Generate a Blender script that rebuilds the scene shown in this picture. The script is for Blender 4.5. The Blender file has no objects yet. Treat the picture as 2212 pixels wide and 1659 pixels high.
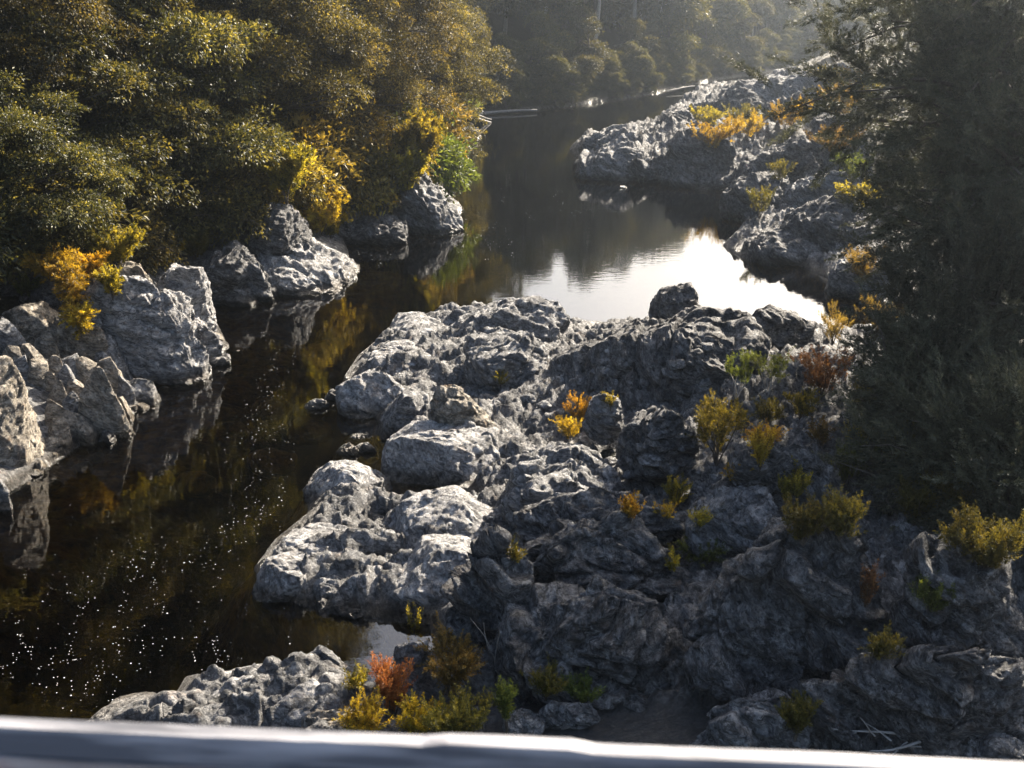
import bpy, bmesh, math
import numpy as np
from mathutils import Vector, Matrix

# ------------------------------------------------------------------ camera
CAMZ = 11.0
PITCH = math.radians(20.0)
FPX, CU, CV = 2372.0, 1106.0, 829.5          # photograph measured on a 2212 x 1659 grid
scene = bpy.context.scene
col = scene.collection
cam_data = bpy.data.cameras.new("camera")
cam = bpy.data.objects.new("camera", cam_data)
col.objects.link(cam)
cam.location = (0, 0, CAMZ)
cam.rotation_euler = (math.radians(90) - PITCH, 0, 0)
cam_data.sensor_width = 36.0
cam_data.lens = 36.0 * FPX / 2212.0
cam_data.clip_start = 0.05
cam_data.clip_end = 2000
cam_data.dof.use_dof = True
cam_data.dof.focus_distance = 24.0
cam_data.dof.aperture_fstop = cam_data.lens / 1000.0 / 0.0050 
scene.camera = cam

# ------------------------------------------------------------------ sky and sun
SUN_AZ, SUN_EL = math.radians(35), math.radians(30)
world = bpy.data.worlds.new("World")
scene.world = world
world.use_nodes = True
wn = world.node_tree
sky = wn.nodes.new("ShaderNodeTexSky")
sky.sky_type = 'NISHITA'
sky.sun_disc = False
sky.sun_elevation = SUN_EL
sky.sun_rotation = SUN_AZ
sky.air_density = 1.0
sky.dust_density = 4.5
sky.ozone_density = 1.0
bg = wn.nodes["Background"]
wn.links.new(sky.outputs[0], bg.inputs[0])
bg.inputs[1].default_value = 0.068
sun_data = bpy.data.lights.new("sun", 'SUN')
sun_data.energy = 5.0
sun_data.angle = math.radians(0.5)
sun_data.color = (1.0, 0.89, 0.74)
sun = bpy.data.objects.new("sun", sun_data)
col.objects.link(sun)
sd = Vector((math.sin(SUN_AZ) * math.cos(SUN_EL), math.cos(SUN_AZ) * math.cos(SUN_EL), math.sin(SUN_EL)))
sun.rotation_euler = sd.to_track_quat('Z', 'Y').to_euler()
sun.location = (40, 60, 60)
scene.view_settings.view_transform = 'Standard'
scene.view_settings.look = 'None'
scene.view_settings.exposure = 2.3
scene.view_settings.gamma = 1.0
scene.render.engine = 'CYCLES'
cy = scene.cycles
cy.max_bounces = 6
cy.diffuse_bounces = 2
cy.glossy_bounces = 3
cy.transmission_bounces = 3
cy.transparent_max_bounces = 12
cy.volume_bounces = 0
cy.caustics_reflective = False
cy.caustics_refractive = False
cy.sample_clamp_indirect = 6.0

# ------------------------------------------------------------------ helpers
rng = np.random.default_rng(11)
CAM = np.array([0, 0, CAMZ])
sP, cP = math.sin(PITCH), math.cos(PITCH)
FWD = np.array([0, cP, -sP])

def ray(u, v):
    x, y = (u - CU) / FPX, (CV - v) / FPX
    return np.array([x, cP + y * sP, -sP + y * cP])

def at(u, v, h=0.0):
    """Point of the photograph on the level h above the water."""
    d = ray(u, v)
    return CAM + d * ((h - CAMZ) / d[2])

def at_y(u, v, y):
    d = ray(u, v)
    return CAM + d * (y / d[1])

_p = np.random.default_rng(5).permutation(256)
PERM = np.concatenate([_p, _p, _p]).astype(np.int32)
_g = np.random.default_rng(6).normal(size=(256, 3))
GRAD = (_g / np.linalg.norm(_g, axis=1)[:, None]).astype(np.float32)

def noise(P):
    """Perlin noise for an (N,3) array, about -0.7..0.7."""
    P = np.asarray(P, np.float32)
    out = np.empty(len(P), np.float32)
    for s in range(0, len(P), 200000):
        q = P[s:s + 200000]
        f0 = np.floor(q)
        f = q - f0
        i = f0.astype(np.int32) & 255
        u = f * f * f * (f * (f * 6 - 15) + 10)
        r = 0
        for dx in (0, 1):
            wx = u[:, 0] if dx else 1 - u[:, 0]
            a = PERM[i[:, 0] + dx]
            for dy in (0, 1):
                wy = u[:, 1] if dy else 1 - u[:, 1]
                b = PERM[a + i[:, 1] + dy]
                for dz in (0, 1):
                    wz = u[:, 2] if dz else 1 - u[:, 2]
                    g = GRAD[PERM[b + i[:, 2] + dz]]
                    d = g[:, 0] * (f[:, 0] - dx) + g[:, 1] * (f[:, 1] - dy) + g[:, 2] * (f[:, 2] - dz)
                    r = r + wx * wy * wz * d
        out[s:s + 200000] = r
    return out

def cells(P):
    """Cellular noise: a random value per cell (-0.5..0.5) and the distance to the cell's border."""
    P = np.asarray(P, np.float32)
    val = np.empty(len(P), np.float32); edge = np.empty(len(P), np.float32)
    for s in range(0, len(P), 200000):
        q = P[s:s + 200000]
        i0 = np.floor(q).astype(np.int32)
        f1 = np.full(len(q), 9.0, np.float32); f2 = f1.copy(); v1 = np.zeros(len(q), np.float32)
        for dx in (-1, 0, 1):
            for dy in (-1, 0, 1):
                for dz in (-1, 0, 1):
                    c = i0 + np.array([dx, dy, dz], np.int32)
                    h = PERM[PERM[PERM[c[:, 0] & 255] + (c[:, 1] & 255)] + (c[:, 2] & 255)]
                    d = c + 0.5 + 0.45 * GRAD[h] - q
                    d = np.sqrt((d * d).sum(1))
                    near = d < f1
                    f2 = np.where(near, f1, np.minimum(f2, d))
                    v1 = np.where(near, (PERM[h + 77] / 255.0 - 0.5).astype(np.float32), v1)
                    f1 = np.where(near, d, f1)
        val[s:s + 200000] = v1; edge[s:s + 200000] = f2 - f1
    return val, edge

def sstep(a, b, x):
    t = np.clip((x - a) / (b - a), 0, 1)
    return t * t * (3 - 2 * t)

def mesh_object(name, verts, faces, mat, parent=None, attrs=None, smooth=False):
    """faces: (n,3) or (n,4) int array, or a list of index lists."""
    me = bpy.data.meshes.new(name)
    verts = np.asarray(verts, np.float32)
    me.vertices.add(len(verts))
    me.vertices.foreach_set("co", verts.ravel())
    if isinstance(faces, np.ndarray):
        n, k = faces.shape
        me.loops.add(n * k)
        me.loops.foreach_set("vertex_index", faces.astype(np.int32).ravel())
        me.polygons.add(n)
        me.polygons.foreach_set("loop_start", np.arange(0, n * k, k, dtype=np.int32))
        me.polygons.foreach_set("loop_total", np.full(n, k, np.int32))
    else:
        flat = np.concatenate([np.asarray(f, np.int32) for f in faces])
        lens = np.array([len(f) for f in faces], np.int32)
        me.loops.add(len(flat))
        me.loops.foreach_set("vertex_index", flat)
        me.polygons.add(len(lens))
        me.polygons.foreach_set("loop_start", np.concatenate([[0], np.cumsum(lens)[:-1]]).astype(np.int32))
        me.polygons.foreach_set("loop_total", lens)
    me.polygons.foreach_set("use_smooth", np.full(len(me.polygons), smooth, bool))
    for an, av in (attrs or {}).items():
        at_ = me.attributes.new(an, 'FLOAT', 'POINT')
        at_.data.foreach_set("value", np.asarray(av, np.float32))
    me.update(calc_edges=True)
    me.materials.append(mat)
    o = bpy.data.objects.new(name, me)
    col.objects.link(o)
    if parent is not None:
        o.parent = parent
    return o

def tag(o, label=None, cat=None, group=None, kind=None):
    for k, v in (("label", label), ("category", cat), ("group", group), ("kind", kind)):
        if v:
            o[k] = v
    return o

def empty(name, loc):
    o = bpy.data.objects.new(name, None)
    o.empty_display_size = 0.3
    o.location = tuple(float(c) for c in loc)
    col.objects.link(o)
    return o

def tube(pts, radii, n=6):
    """Tapered tube along points: verts, quads (+ tip cap ring collapsed)."""
    pts = np.asarray(pts, float)
    m = len(pts)
    t = np.gradient(pts, axis=0)
    t /= np.linalg.norm(t, axis=1)[:, None] + 1e-9
    ref = np.where(np.abs(t[:, 2:3]) > 0.9, np.array([[1.0, 0, 0]]), np.array([[0, 0, 1.0]]))
    a = np.cross(t, ref); a /= np.linalg.norm(a, axis=1)[:, None] + 1e-9
    b = np.cross(t, a)
    ang = np.arange(n) * 2 * math.pi / n
    V = pts[:, None, :] + np.asarray(radii)[:, None, None] * (a[:, None, :] * np.cos(ang)[None, :, None] + b[:, None, :] * np.sin(ang)[None, :, None])
    V = V.reshape(-1, 3)
    i = np.arange(m - 1)[:, None] * n
    j = np.arange(n)[None, :]
    j2 = (j + 1) % n
    Q = np.stack([i + j, i + j2, i + n + j2, i + n + j], -1).reshape(-1, 4)
    return V, Q

def join(parts):
    V, Fs, o = [], [], 0
    for v, f in parts:
        V.append(v); Fs.append(f + o); o += len(v)
    return np.concatenate(V), np.concatenate(Fs)

# ------------------------------------------------------------------ materials
def new_mat(name):
    m = bpy.data.materials.new(name)
    m.use_nodes = True
    nt = m.node_tree
    for n in list(nt.nodes):
        nt.nodes.remove(n)
    out = nt.nodes.new("ShaderNodeOutputMaterial")
    return m, nt, out

def N(nt, kind, **kw):
    n = nt.nodes.new(kind)
    for k, v in kw.items():
        if k.startswith("i_"):
            key = k[2:]
            n.inputs[int(key) if key.isdigit() else key.replace("_", " ")].default_value = v
        else:
            setattr(n, k, v)
    return n

def ramp(nt, src, stops):
    r = nt.nodes.new("ShaderNodeValToRGB")
    el = r.color_ramp.elements
    while len(el) < len(stops):
        el.new(0.5)
    for e, (p, c) in zip(el, stops):
        e.position = p
        e.color = (*c, 1) if len(c) == 3 else c
    nt.links.new(src, r.inputs[0])
    return r.outputs[0]

def mixc(nt, fac, a, b, mode='MIX'):
    m = nt.nodes.new("ShaderNodeMix")
    m.data_type = 'RGBA'
    m.blend_type = mode
    for sock, v in ((m.inputs[0], fac), (m.inputs[6], a), (m.inputs[7], b)):
        if isinstance(v, (int, float)):
            sock.default_value = v
        elif isinstance(v, tuple):
            sock.default_value = (*v, 1)
        else:
            nt.links.new(v, sock)
    return m.outputs[2]

BED = np.array([0.35, -0.55, 0.76]) / np.linalg.norm([0.35, -0.55, 0.76])
def rock_mat(name, c_dark, c_mid, c_pale, lichen, lichen_amt=0.35, orange=0.0, ground=False):
    m, nt, out = new_mat(name)
    L = nt.links.new
    geo = N(nt, "ShaderNodeNewGeometry")
    pos = geo.outputs["Position"]
    # bedding coordinates: squeezed across the layers
    dt = N(nt, "ShaderNodeVectorMath", operation='DOT_PRODUCT')
    L(pos, dt.inputs[0]); dt.inputs[1].default_value = tuple(BED)
    d2 = N(nt, "ShaderNodeMath", operation='MULTIPLY'); L(dt.outputs["Value"], d2.inputs[0]); d2.inputs[1].default_value = 1.6
    sc_ = N(nt, "ShaderNodeVectorMath", operation='SCALE'); sc_.inputs[0].default_value = tuple(BED); L(d2.outputs[0], sc_.inputs["Scale"])
    mp = N(nt, "ShaderNodeVectorMath", operation='ADD'); L(pos, mp.inputs[0]); L(sc_.outputs[0], mp.inputs[1])
    big = N(nt, "ShaderNodeTexNoise", i_Scale=0.9, i_Detail=6.0, i_Roughness=0.62)
    L(pos, big.inputs["Vector"])
    strat = N(nt, "ShaderNodeTexNoise", i_Scale=2.6, i_Detail=8.0, i_Roughness=0.72, i_Distortion=0.15)
    L(mp.outputs[0], strat.inputs["Vector"])
    fine = N(nt, "ShaderNodeTexNoise", i_Scale=16.0, i_Detail=6.0, i_Roughness=0.7)
    L(pos, fine.inputs["Vector"])
    base = ramp(nt, strat.outputs[0], [(0.36, c_dark), (0.49, c_mid), (0.62, c_pale)])
    tone = ramp(nt, big.outputs[0], [(0.3, (0.6, 0.6, 0.6)), (0.62, (1, 1, 1))])
    base = mixc(nt, 0.8, base, tone, 'MULTIPLY')
    # dark lichen crust in patches
    lf = ramp(nt, fine.outputs[0], [(0.47, (0, 0, 0)), (0.60, (1, 1, 1))])
    lb = ramp(nt, big.outputs[0], [(0.40, (0, 0, 0)), (0.60, (1, 1, 1))])
    lm = mixc(nt, 1.0, lf, lb, 'MULTIPLY')
    lm2 = mixc(nt, 1.0, lm, (lichen_amt,) * 3, 'MULTIPLY')
    base = mixc(nt, lm2, base, lichen)
    if orange:
        on = N(nt, "ShaderNodeTexNoise", i_Scale=2.3, i_Detail=7.0, i_Roughness=0.65)
        L(mp.outputs[0], on.inputs["Vector"])
        om = ramp(nt, on.outputs[0], [(0.56, (0, 0, 0)), (0.68, (orange,) * 3)])
        base = mixc(nt, om, base, (0.36, 0.20, 0.09))
    # mineral veins
    vn = N(nt, "ShaderNodeTexNoise", i_Scale=1.7, i_Detail=4.0, i_Roughness=0.6, i_Distortion=1.2)
    L(mp.outputs[0], vn.inputs["Vector"])
    vm = ramp(nt, vn.outputs[0], [(0.485, (0, 0, 0)), (0.50, (0.4, 0.4, 0.4)), (0.515, (0, 0, 0))])
    base = mixc(nt, vm, base, (0.50, 0.49, 0.47))
    # flaky chips: every chip of the foliated rock has its own tone and tilt
    wsc = N(nt, "ShaderNodeVectorMath", operation='MULTIPLY_ADD')
    L(fine.outputs["Color"], wsc.inputs[0]); wsc.inputs[1].default_value = (0.12, 0.12, 0.12); L(mp.outputs[0], wsc.inputs[2])
    f1 = N(nt, "ShaderNodeTexVoronoi", feature='F1', i_Scale=6.5, i_Randomness=1.0)
    f2 = N(nt, "ShaderNodeTexVoronoi", feature='F1', i_Scale=15.0, i_Randomness=1.0)
    L(wsc.outputs[0], f1.inputs["Vector"]); L(wsc.outputs[0], f2.inputs["Vector"])
    s1 = N(nt, "ShaderNodeSeparateColor"); L(f1.outputs["Color"], s1.inputs[0])
    s2 = N(nt, "ShaderNodeSeparateColor"); L(f2.outputs["Color"], s2.inputs[0])
    fm = N(nt, "ShaderNodeMath", operation='MULTIPLY_ADD'); L(s1.outputs[0], fm.inputs[0]); fm.inputs[1].default_value = 0.45; 
    fm2 = N(nt, "ShaderNodeMath", operation='MULTIPLY'); L(s2.outputs[0], fm2.inputs[0]); fm2.inputs[1].default_value = 0.55
    L(fm2.outputs[0], fm.inputs[2])
    ft_ = ramp(nt, fm.outputs[0], [(0.12, (0.42, 0.42, 0.43)), (0.5, (0.95, 0.95, 0.95)), (0.88, (1.35, 1.34, 1.32))])
    base = mixc(nt, 1.0, base, ft_, 'MULTIPLY')
    sep = N(nt, "ShaderNodeSeparateXYZ")
    L(pos, sep.inputs[0])
    cn = N(nt, "ShaderNodeTexNoise", i_Scale=5.0, i_Detail=5.0, i_Roughness=0.7, i_Distortion=1.0)
    L(mp.outputs[0], cn.inputs["Vector"])
    cm = ramp(nt, cn.outputs[0], [(0.40, (0.75, 0.75, 0.75)), (0.46, (0, 0, 0))])
    base = mixc(nt, cm, base, lichen)  # dark cracks: lichen and dirt, plus crack shadow painted into the colour
    # wet band and river bed (algae-brown stones below the water)
    wob = N(nt, "ShaderNodeMath", operation='MULTIPLY_ADD')
    L(big.outputs[0], wob.inputs[0]); wob.inputs[1].default_value = -0.25
    L(sep.outputs[2], wob.inputs[2])
    wet = N(nt, "ShaderNodeMapRange", i_1=0.0, i_2=0.24, i_3=1.0, i_4=0.0)
    L(wob.outputs[0], wet.inputs[0])
    wetc = mixc(nt, 1.0, base, (0.32, 0.29, 0.25), 'MULTIPLY')
    base = mixc(nt, wet.outputs[0], base, wetc)
    bed = N(nt, "ShaderNodeMapRange", i_1=-0.25, i_2=-0.02, i_3=1.0, i_4=0.0)
    L(sep.outputs[2], bed.inputs[0])
    bedc = ramp(nt, strat.outputs[0], [(0.36, (0.05, 0.028, 0.006)), (0.55, (0.40, 0.23, 0.04)), (0.7, (0.72, 0.48, 0.12))])
    base = mixc(nt, bed.outputs[0], base, bedc)
    if ground:
        soil = N(nt, "ShaderNodeAttribute", attribute_name="soil")
        sn = ramp(nt, fine.outputs[0], [(0.35, (0.018, 0.015, 0.008)), (0.55, (0.04, 0.035, 0.014)), (0.7, (0.085, 0.065, 0.025))])
        base = mixc(nt, soil.outputs["Fac"], base, sn)
        sand = N(nt, "ShaderNodeAttribute", attribute_name="sand")
        sc = ramp(nt, fine.outputs[0], [(0.4, (0.075, 0.073, 0.073)), (0.6, (0.11, 0.106, 0.10))])
        base = mixc(nt, sand.outputs["Fac"], base, sc)
    b = N(nt, "ShaderNodeBsdfPrincipled")
    L(base, b.inputs["Base Color"])
    rr = N(nt, "ShaderNodeMapRange", i_1=0.0, i_2=1.0, i_3=0.78, i_4=0.3)
    L(wet.outputs[0], rr.inputs[0])
    L(rr.outputs[0], b.inputs["Roughness"])
    b.inputs["Specular IOR Level"].default_value = 0.35
    # bump: foliation, lumps and grain
    lump = N(nt, "ShaderNodeTexNoise", i_Scale=7.0, i_Detail=8.0, i_Roughness=0.7, i_Distortion=0.1)
    L(mp.outputs[0], lump.inputs["Vector"])
    h1 = N(nt, "ShaderNodeMath", operation='MULTIPLY_ADD')
    L(strat.outputs[0], h1.inputs[0]); h1.inputs[1].default_value = 1.6
    L(lump.outputs[0], h1.inputs[2])
    vor = N(nt, "ShaderNodeTexVoronoi", feature='DISTANCE_TO_EDGE', i_Scale=2.4)
    wv = N(nt, "ShaderNodeVectorMath", operation='MULTIPLY_ADD')
    L(strat.outputs["Color"], wv.inputs[0]); wv.inputs[1].default_value = (0.7, 0.7, 0.7)
    L(mp.outputs[0], wv.inputs[2])
    L(wv.outputs[0], vor.inputs["Vector"])
    cr = N(nt, "ShaderNodeMapRange", i_1=0.0, i_2=0.05, i_3=-0.35, i_4=0.0)
    L(vor.outputs["Distance"], cr.inputs[0])
    h2 = N(nt, "ShaderNodeMath", operation='ADD')
    L(h1.outputs[0], h2.inputs[0]); L(cr.outputs[0], h2.inputs[1])
    h3 = N(nt, "ShaderNodeMath", operation='MULTIPLY_ADD'); L(fm.outputs[0], h3.inputs[0]); h3.inputs[1].default_value = 0.42; L(h2.outputs[0], h3.inputs[2])
    h2 = h3
    bmp = N(nt, "ShaderNodeBump", i_Strength=1.0, i_Distance=0.2)
    L(h2.outputs[0], bmp.inputs["Height"])
    L(bmp.outputs[0], b.inputs["Normal"])
    L(b.outputs[0], out.inputs[0])
    return m

M = {}
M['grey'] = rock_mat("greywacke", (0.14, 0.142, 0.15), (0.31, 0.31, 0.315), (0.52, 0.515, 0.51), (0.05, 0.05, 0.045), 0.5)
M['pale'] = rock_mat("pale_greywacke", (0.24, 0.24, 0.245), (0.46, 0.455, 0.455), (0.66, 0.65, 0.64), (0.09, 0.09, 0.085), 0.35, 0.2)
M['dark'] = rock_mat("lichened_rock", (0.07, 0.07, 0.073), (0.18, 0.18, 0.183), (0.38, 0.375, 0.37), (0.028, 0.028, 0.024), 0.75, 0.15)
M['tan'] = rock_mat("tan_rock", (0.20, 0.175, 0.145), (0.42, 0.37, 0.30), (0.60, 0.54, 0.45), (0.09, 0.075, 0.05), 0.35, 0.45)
M['ground'] = rock_mat("bedrock_and_soil", (0.09, 0.09, 0.094), (0.22, 0.22, 0.222), (0.43, 0.425, 0.42), (0.04, 0.04, 0.036), 0.6, 0.2, True)

def leaf_mat(name, cols, trans=0.4, rough=0.5, tcol=None):
    m, nt, out = new_mat(name)
    L = nt.links.new
    a = N(nt, "ShaderNodeAttribute", attribute_name="tint")
    c = ramp(nt, a.outputs["Fac"], [(i / (len(cols) - 1), k) for i, k in enumerate(cols)])
    oi = N(nt, "ShaderNodeObjectInfo")
    hs = N(nt, "ShaderNodeHueSaturation")
    hr = N(nt, "ShaderNodeMapRange", i_1=0.0, i_2=1.0, i_3=0.49, i_4=0.512)
    vr = N(nt, "ShaderNodeMapRange", i_1=0.0, i_2=1.0, i_3=0.8, i_4=1.2)
    L(oi.outputs["Random"], hr.inputs[0]); L(oi.outputs["Random"], vr.inputs[0])
    L(hr.outputs[0], hs.inputs["Hue"]); L(vr.outputs[0], hs.inputs["Value"])
    L(c, hs.inputs["Color"])
    b = N(nt, "ShaderNodeBsdfPrincipled", i_Roughness=rough)
    b.inputs["Specular IOR Level"].default_value = 0.35
    L(hs.outputs[0], b.inputs["Base Color"])
    t = N(nt, "ShaderNodeBsdfTranslucent")
    tc = mixc(nt, 1.0, hs.outputs[0], tcol or (1.7, 1.35, 0.5), 'MULTIPLY')
    L(tc, t.inputs[0])
    mx = N(nt, "ShaderNodeMixShader", i_0=trans)
    L(b.outputs[0], mx.inputs[1]); L(t.outputs[0], mx.inputs[2])
    L(mx.outputs[0], out.inputs[0])
    return m

M['beech'] = leaf_mat("beech_leaves", [(0.018, 0.018, 0.009), (0.040, 0.038, 0.016), (0.10, 0.088, 0.028), (0.24, 0.20, 0.065)], 0.38, 0.6, (1.6, 1.36, 0.55))
M['bushy'] = leaf_mat("broad_leaves", [(0.016, 0.020, 0.011), (0.034, 0.039, 0.018), (0.08, 0.08, 0.03), (0.18, 0.165, 0.06)], 0.4, 0.5)
M['kanuka'] = leaf_mat("kanuka_needles", [(0.028, 0.031, 0.019), (0.07, 0.074, 0.045), (0.125, 0.122, 0.075)], 0.22, 0.6, (1.15, 1.1, 0.85))
M['farleaf'] = leaf_mat("far_leaves", [(0.03, 0.036, 0.014), (0.055, 0.06, 0.022), (0.09, 0.085, 0.03)], 0.35, 0.55)
M['gold'] = leaf_mat("golden_leaves", [(0.09, 0.08, 0.015), (0.26, 0.18, 0.02), (0.40, 0.30, 0.03), (0.50, 0.41, 0.06)], 0.5, 0.55, (1.3, 1.1, 0.5))
M['yellow'] = leaf_mat("yellow_green_leaves", [(0.055, 0.058, 0.014), (0.15, 0.13, 0.02), (0.27, 0.225, 0.03), (0.42, 0.35, 0.07)], 0.5, 0.55, (1.3, 1.15, 0.5))
M['orange'] = leaf_mat("orange_leaves", [(0.14, 0.10, 0.018), (0.32, 0.19, 0.02), (0.44, 0.28, 0.03), (0.50, 0.36, 0.05)], 0.5, 0.55, (1.3, 1.0, 0.5))
M['red'] = leaf_mat("red_leaves", [(0.20, 0.085, 0.03), (0.34, 0.16, 0.05), (0.44, 0.25, 0.08)], 0.5, 0.55, (1.3, 0.9, 0.6))
M['tawny'] = leaf_mat("tawny_leaves", [(0.06, 0.055, 0.018), (0.15, 0.115, 0.03), (0.24, 0.18, 0.045), (0.30, 0.24, 0.08)], 0.45, 0.6, (1.3, 1.0, 0.5))
M['olive'] = leaf_mat("olive_leaves", [(0.055, 0.055, 0.015), (0.10, 0.095, 0.022), (0.17, 0.14, 0.03)], 0.4, 0.6, (1.4, 1.2, 0.5))
M['green'] = leaf_mat("green_leaves", [(0.05, 0.07, 0.018), (0.10, 0.125, 0.03), (0.16, 0.18, 0.045)], 0.45, 0.55, (1.3, 1.2, 0.5))
M['goldbush'] = leaf_mat("golden_bush_leaves", [(0.035, 0.034, 0.011), (0.10, 0.085, 0.02), (0.25, 0.20, 0.04), (0.42, 0.34, 0.10)], 0.42, 0.55, (1.45, 1.2, 0.55))
M['brown'] = leaf_mat("dry_leaves", [(0.09, 0.045, 0.022), (0.15, 0.075, 0.035), (0.20, 0.11, 0.05)], 0.4, 0.7, (1.2, 1.0, 0.6))

def bark_mat(name, a, b_):
    m, nt, out = new_mat(name)
    L = nt.links.new
    geo = N(nt, "ShaderNodeNewGeometry")
    n = N(nt, "ShaderNodeTexNoise", i_Scale=9.0, i_Detail=6.0, i_Roughness=0.7)
    L(geo.outputs["Position"], n.inputs["Vector"])
    c = ramp(nt, n.outputs[0], [(0.35, a), (0.65, b_)])
    b = N(nt, "ShaderNodeBsdfPrincipled", i_Roughness=0.85)
    L(c, b.inputs["Base Color"])
    bm_ = N(nt, "ShaderNodeBump", i_Strength=0.6, i_Distance=0.03)
    L(n.outputs[0], bm_.inputs["Height"]); L(bm_.outputs[0], b.inputs["Normal"])
    L(b.outputs[0], out.inputs[0])
    return m
M['bark'] = bark_mat("dark_bark", (0.035, 0.028, 0.02), (0.11, 0.09, 0.07))
M['palebark'] = bark_mat("pale_bark", (0.22, 0.20, 0.17), (0.45, 0.42, 0.38))
M['drift'] = bark_mat("weathered_wood", (0.16, 0.15, 0.135), (0.34, 0.32, 0.30))

# water: a clear, brown-stained river with a mirror-like surface
m, nt, out = new_mat("river_water")
L = nt.links.new
geo = N(nt, "ShaderNodeNewGeometry")
w1 = N(nt, "ShaderNodeMapping"); w1.inputs["Scale"].default_value = (0.9, 2.4, 1.0)
L(geo.outputs["Position"], w1.inputs[0])
wn1 = N(nt, "ShaderNodeTexNoise", i_Scale=1.6, i_Detail=3.0, i_Roughness=0.5)
L(w1.outputs[0], wn1.inputs["Vector"])
wb = N(nt, "ShaderNodeBump", i_Strength=0.05, i_Distance=0.05)
L(wn1.outputs[0], wb.inputs["Height"])
fr = N(nt, "ShaderNodeFresnel", i_IOR=1.8)
L(wb.outputs[0], fr.inputs["Normal"])
gl = N(nt, "ShaderNodeBsdfGlossy", i_Roughness=0.02)
L(wb.outputs[0], gl.inputs["Normal"])
tr = N(nt, "ShaderNodeBsdfTransparent")
tr.inputs[0].default_value = (0.95, 0.88, 0.66, 1)
mx = N(nt, "ShaderNodeMixShader")
L(fr.outputs[0], mx.inputs[0]); L(tr.outputs[0], mx.inputs[1]); L(gl.outputs[0], mx.inputs[2])
L(mx.outputs[0], out.inputs[0])
va = N(nt, "ShaderNodeVolumeAbsorption", i_Density=1.5)
va.inputs[0].default_value = (0.55, 0.36, 0.08, 1)
L(va.outputs[0], out.inputs[1])
M['water'] = m

m, nt, out = new_mat("foam")
b = N(nt, "ShaderNodeBsdfPrincipled", i_Roughness=0.6)
b.inputs["Base Color"].default_value = (0.5, 0.49, 0.46, 1)
nt.links.new(b.outputs[0], out.inputs[0])
M['foam'] = m

# ------------------------------------------------------------------ the land
def wpts(px):
    return [tuple(at(u, v)[:2]) for u, v in px]

LEFT_SHORE = wpts([(-500, 1330), (-250, 1180), (-60, 1110), (0, 1075), (60, 1040), (118, 1000), (200, 945), (275, 905), (335, 862),
                   (300, 830), (400, 800), (497, 750), (470, 700), (445, 662), (520, 642), (640, 625), (770, 602), (758, 562),
                   (745, 527), (820, 516), (885, 499), (1001, 453), (965, 420), (945, 376), (963, 345), (942, 312), (1026, 281),
                   (985, 262), (960, 249), (1000, 246), (1100, 243), (1250, 228), (1400, 205), (1520, 178), (1640, 160), (1900, 120)])
LEFT = np.array(LEFT_SHORE + [(95, 235), (95, 330), (-330, 330), (-330, -60), (-30, -60), (-19, 8)])
RIGHT_SHORE = wpts([(1750, 172), (1600, 188), (1500, 200), (1455, 232), (1400, 272), (1300, 300), (1228, 322), (1262, 352), (1310, 378),
                    (1500, 392), (1570, 415), (1625, 452), (1640, 472), (1585, 505), (1560, 530), (1600, 556), (1715, 570),
                    (1800, 606), (1880, 655), (1960, 690), (1900, 706), (1850, 722), (1750, 712), (1620, 703), (1500, 706),
                    (1380, 700), (1250, 700), (1150, 692), (1050, 684), (950, 684), (850, 708), (808, 740), (772, 768), (740, 816),
                    (768, 866), (822, 916), (850, 956), (870, 1016), (950, 1052), (1055, 1078), (880, 1078), (800, 1052), (672, 1046),
                    (662, 1110), (592, 1166), (548, 1226), (560, 1277), (650, 1312), (830, 1342), (925, 1352), (938, 1400),
                    (880, 1430), (858, 1470), (800, 1482), (752, 1450), (690, 1425), (640, 1428), (400, 1462), (372, 1507),
                    (182, 1562), (-100, 1700), (-300, 2100)])
RIGHT = np.array(RIGHT_SHORE + [(-12, 2), (-12, -60), (330, -60), (330, 190)])

def poly_sd(px, py, poly):
    """Signed distance to a polygon, positive inside."""
    d2 = np.full(px.shape, 1e18)
    inside = np.zeros(px.shape, bool)
    n = len(poly)
    for i in range(n):
        ax, ay = poly[i]; bx, by = poly[(i + 1) % n]
        ex, ey = bx - ax, by - ay
        t = np.clip(((px - ax) * ex + (py - ay) * ey) / (ex * ex + ey * ey + 1e-12), 0, 1)
        d2 = np.minimum(d2, (px - ax - t * ex) ** 2 + (py - ay - t * ey) ** 2)
        if ay != by:
            c = (ay > py) != (by > py)
            inside ^= c & (px < ex * (py - ay) / ey + ax)
    d = np.sqrt(d2)
    return np.where(inside, d, -d)

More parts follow.
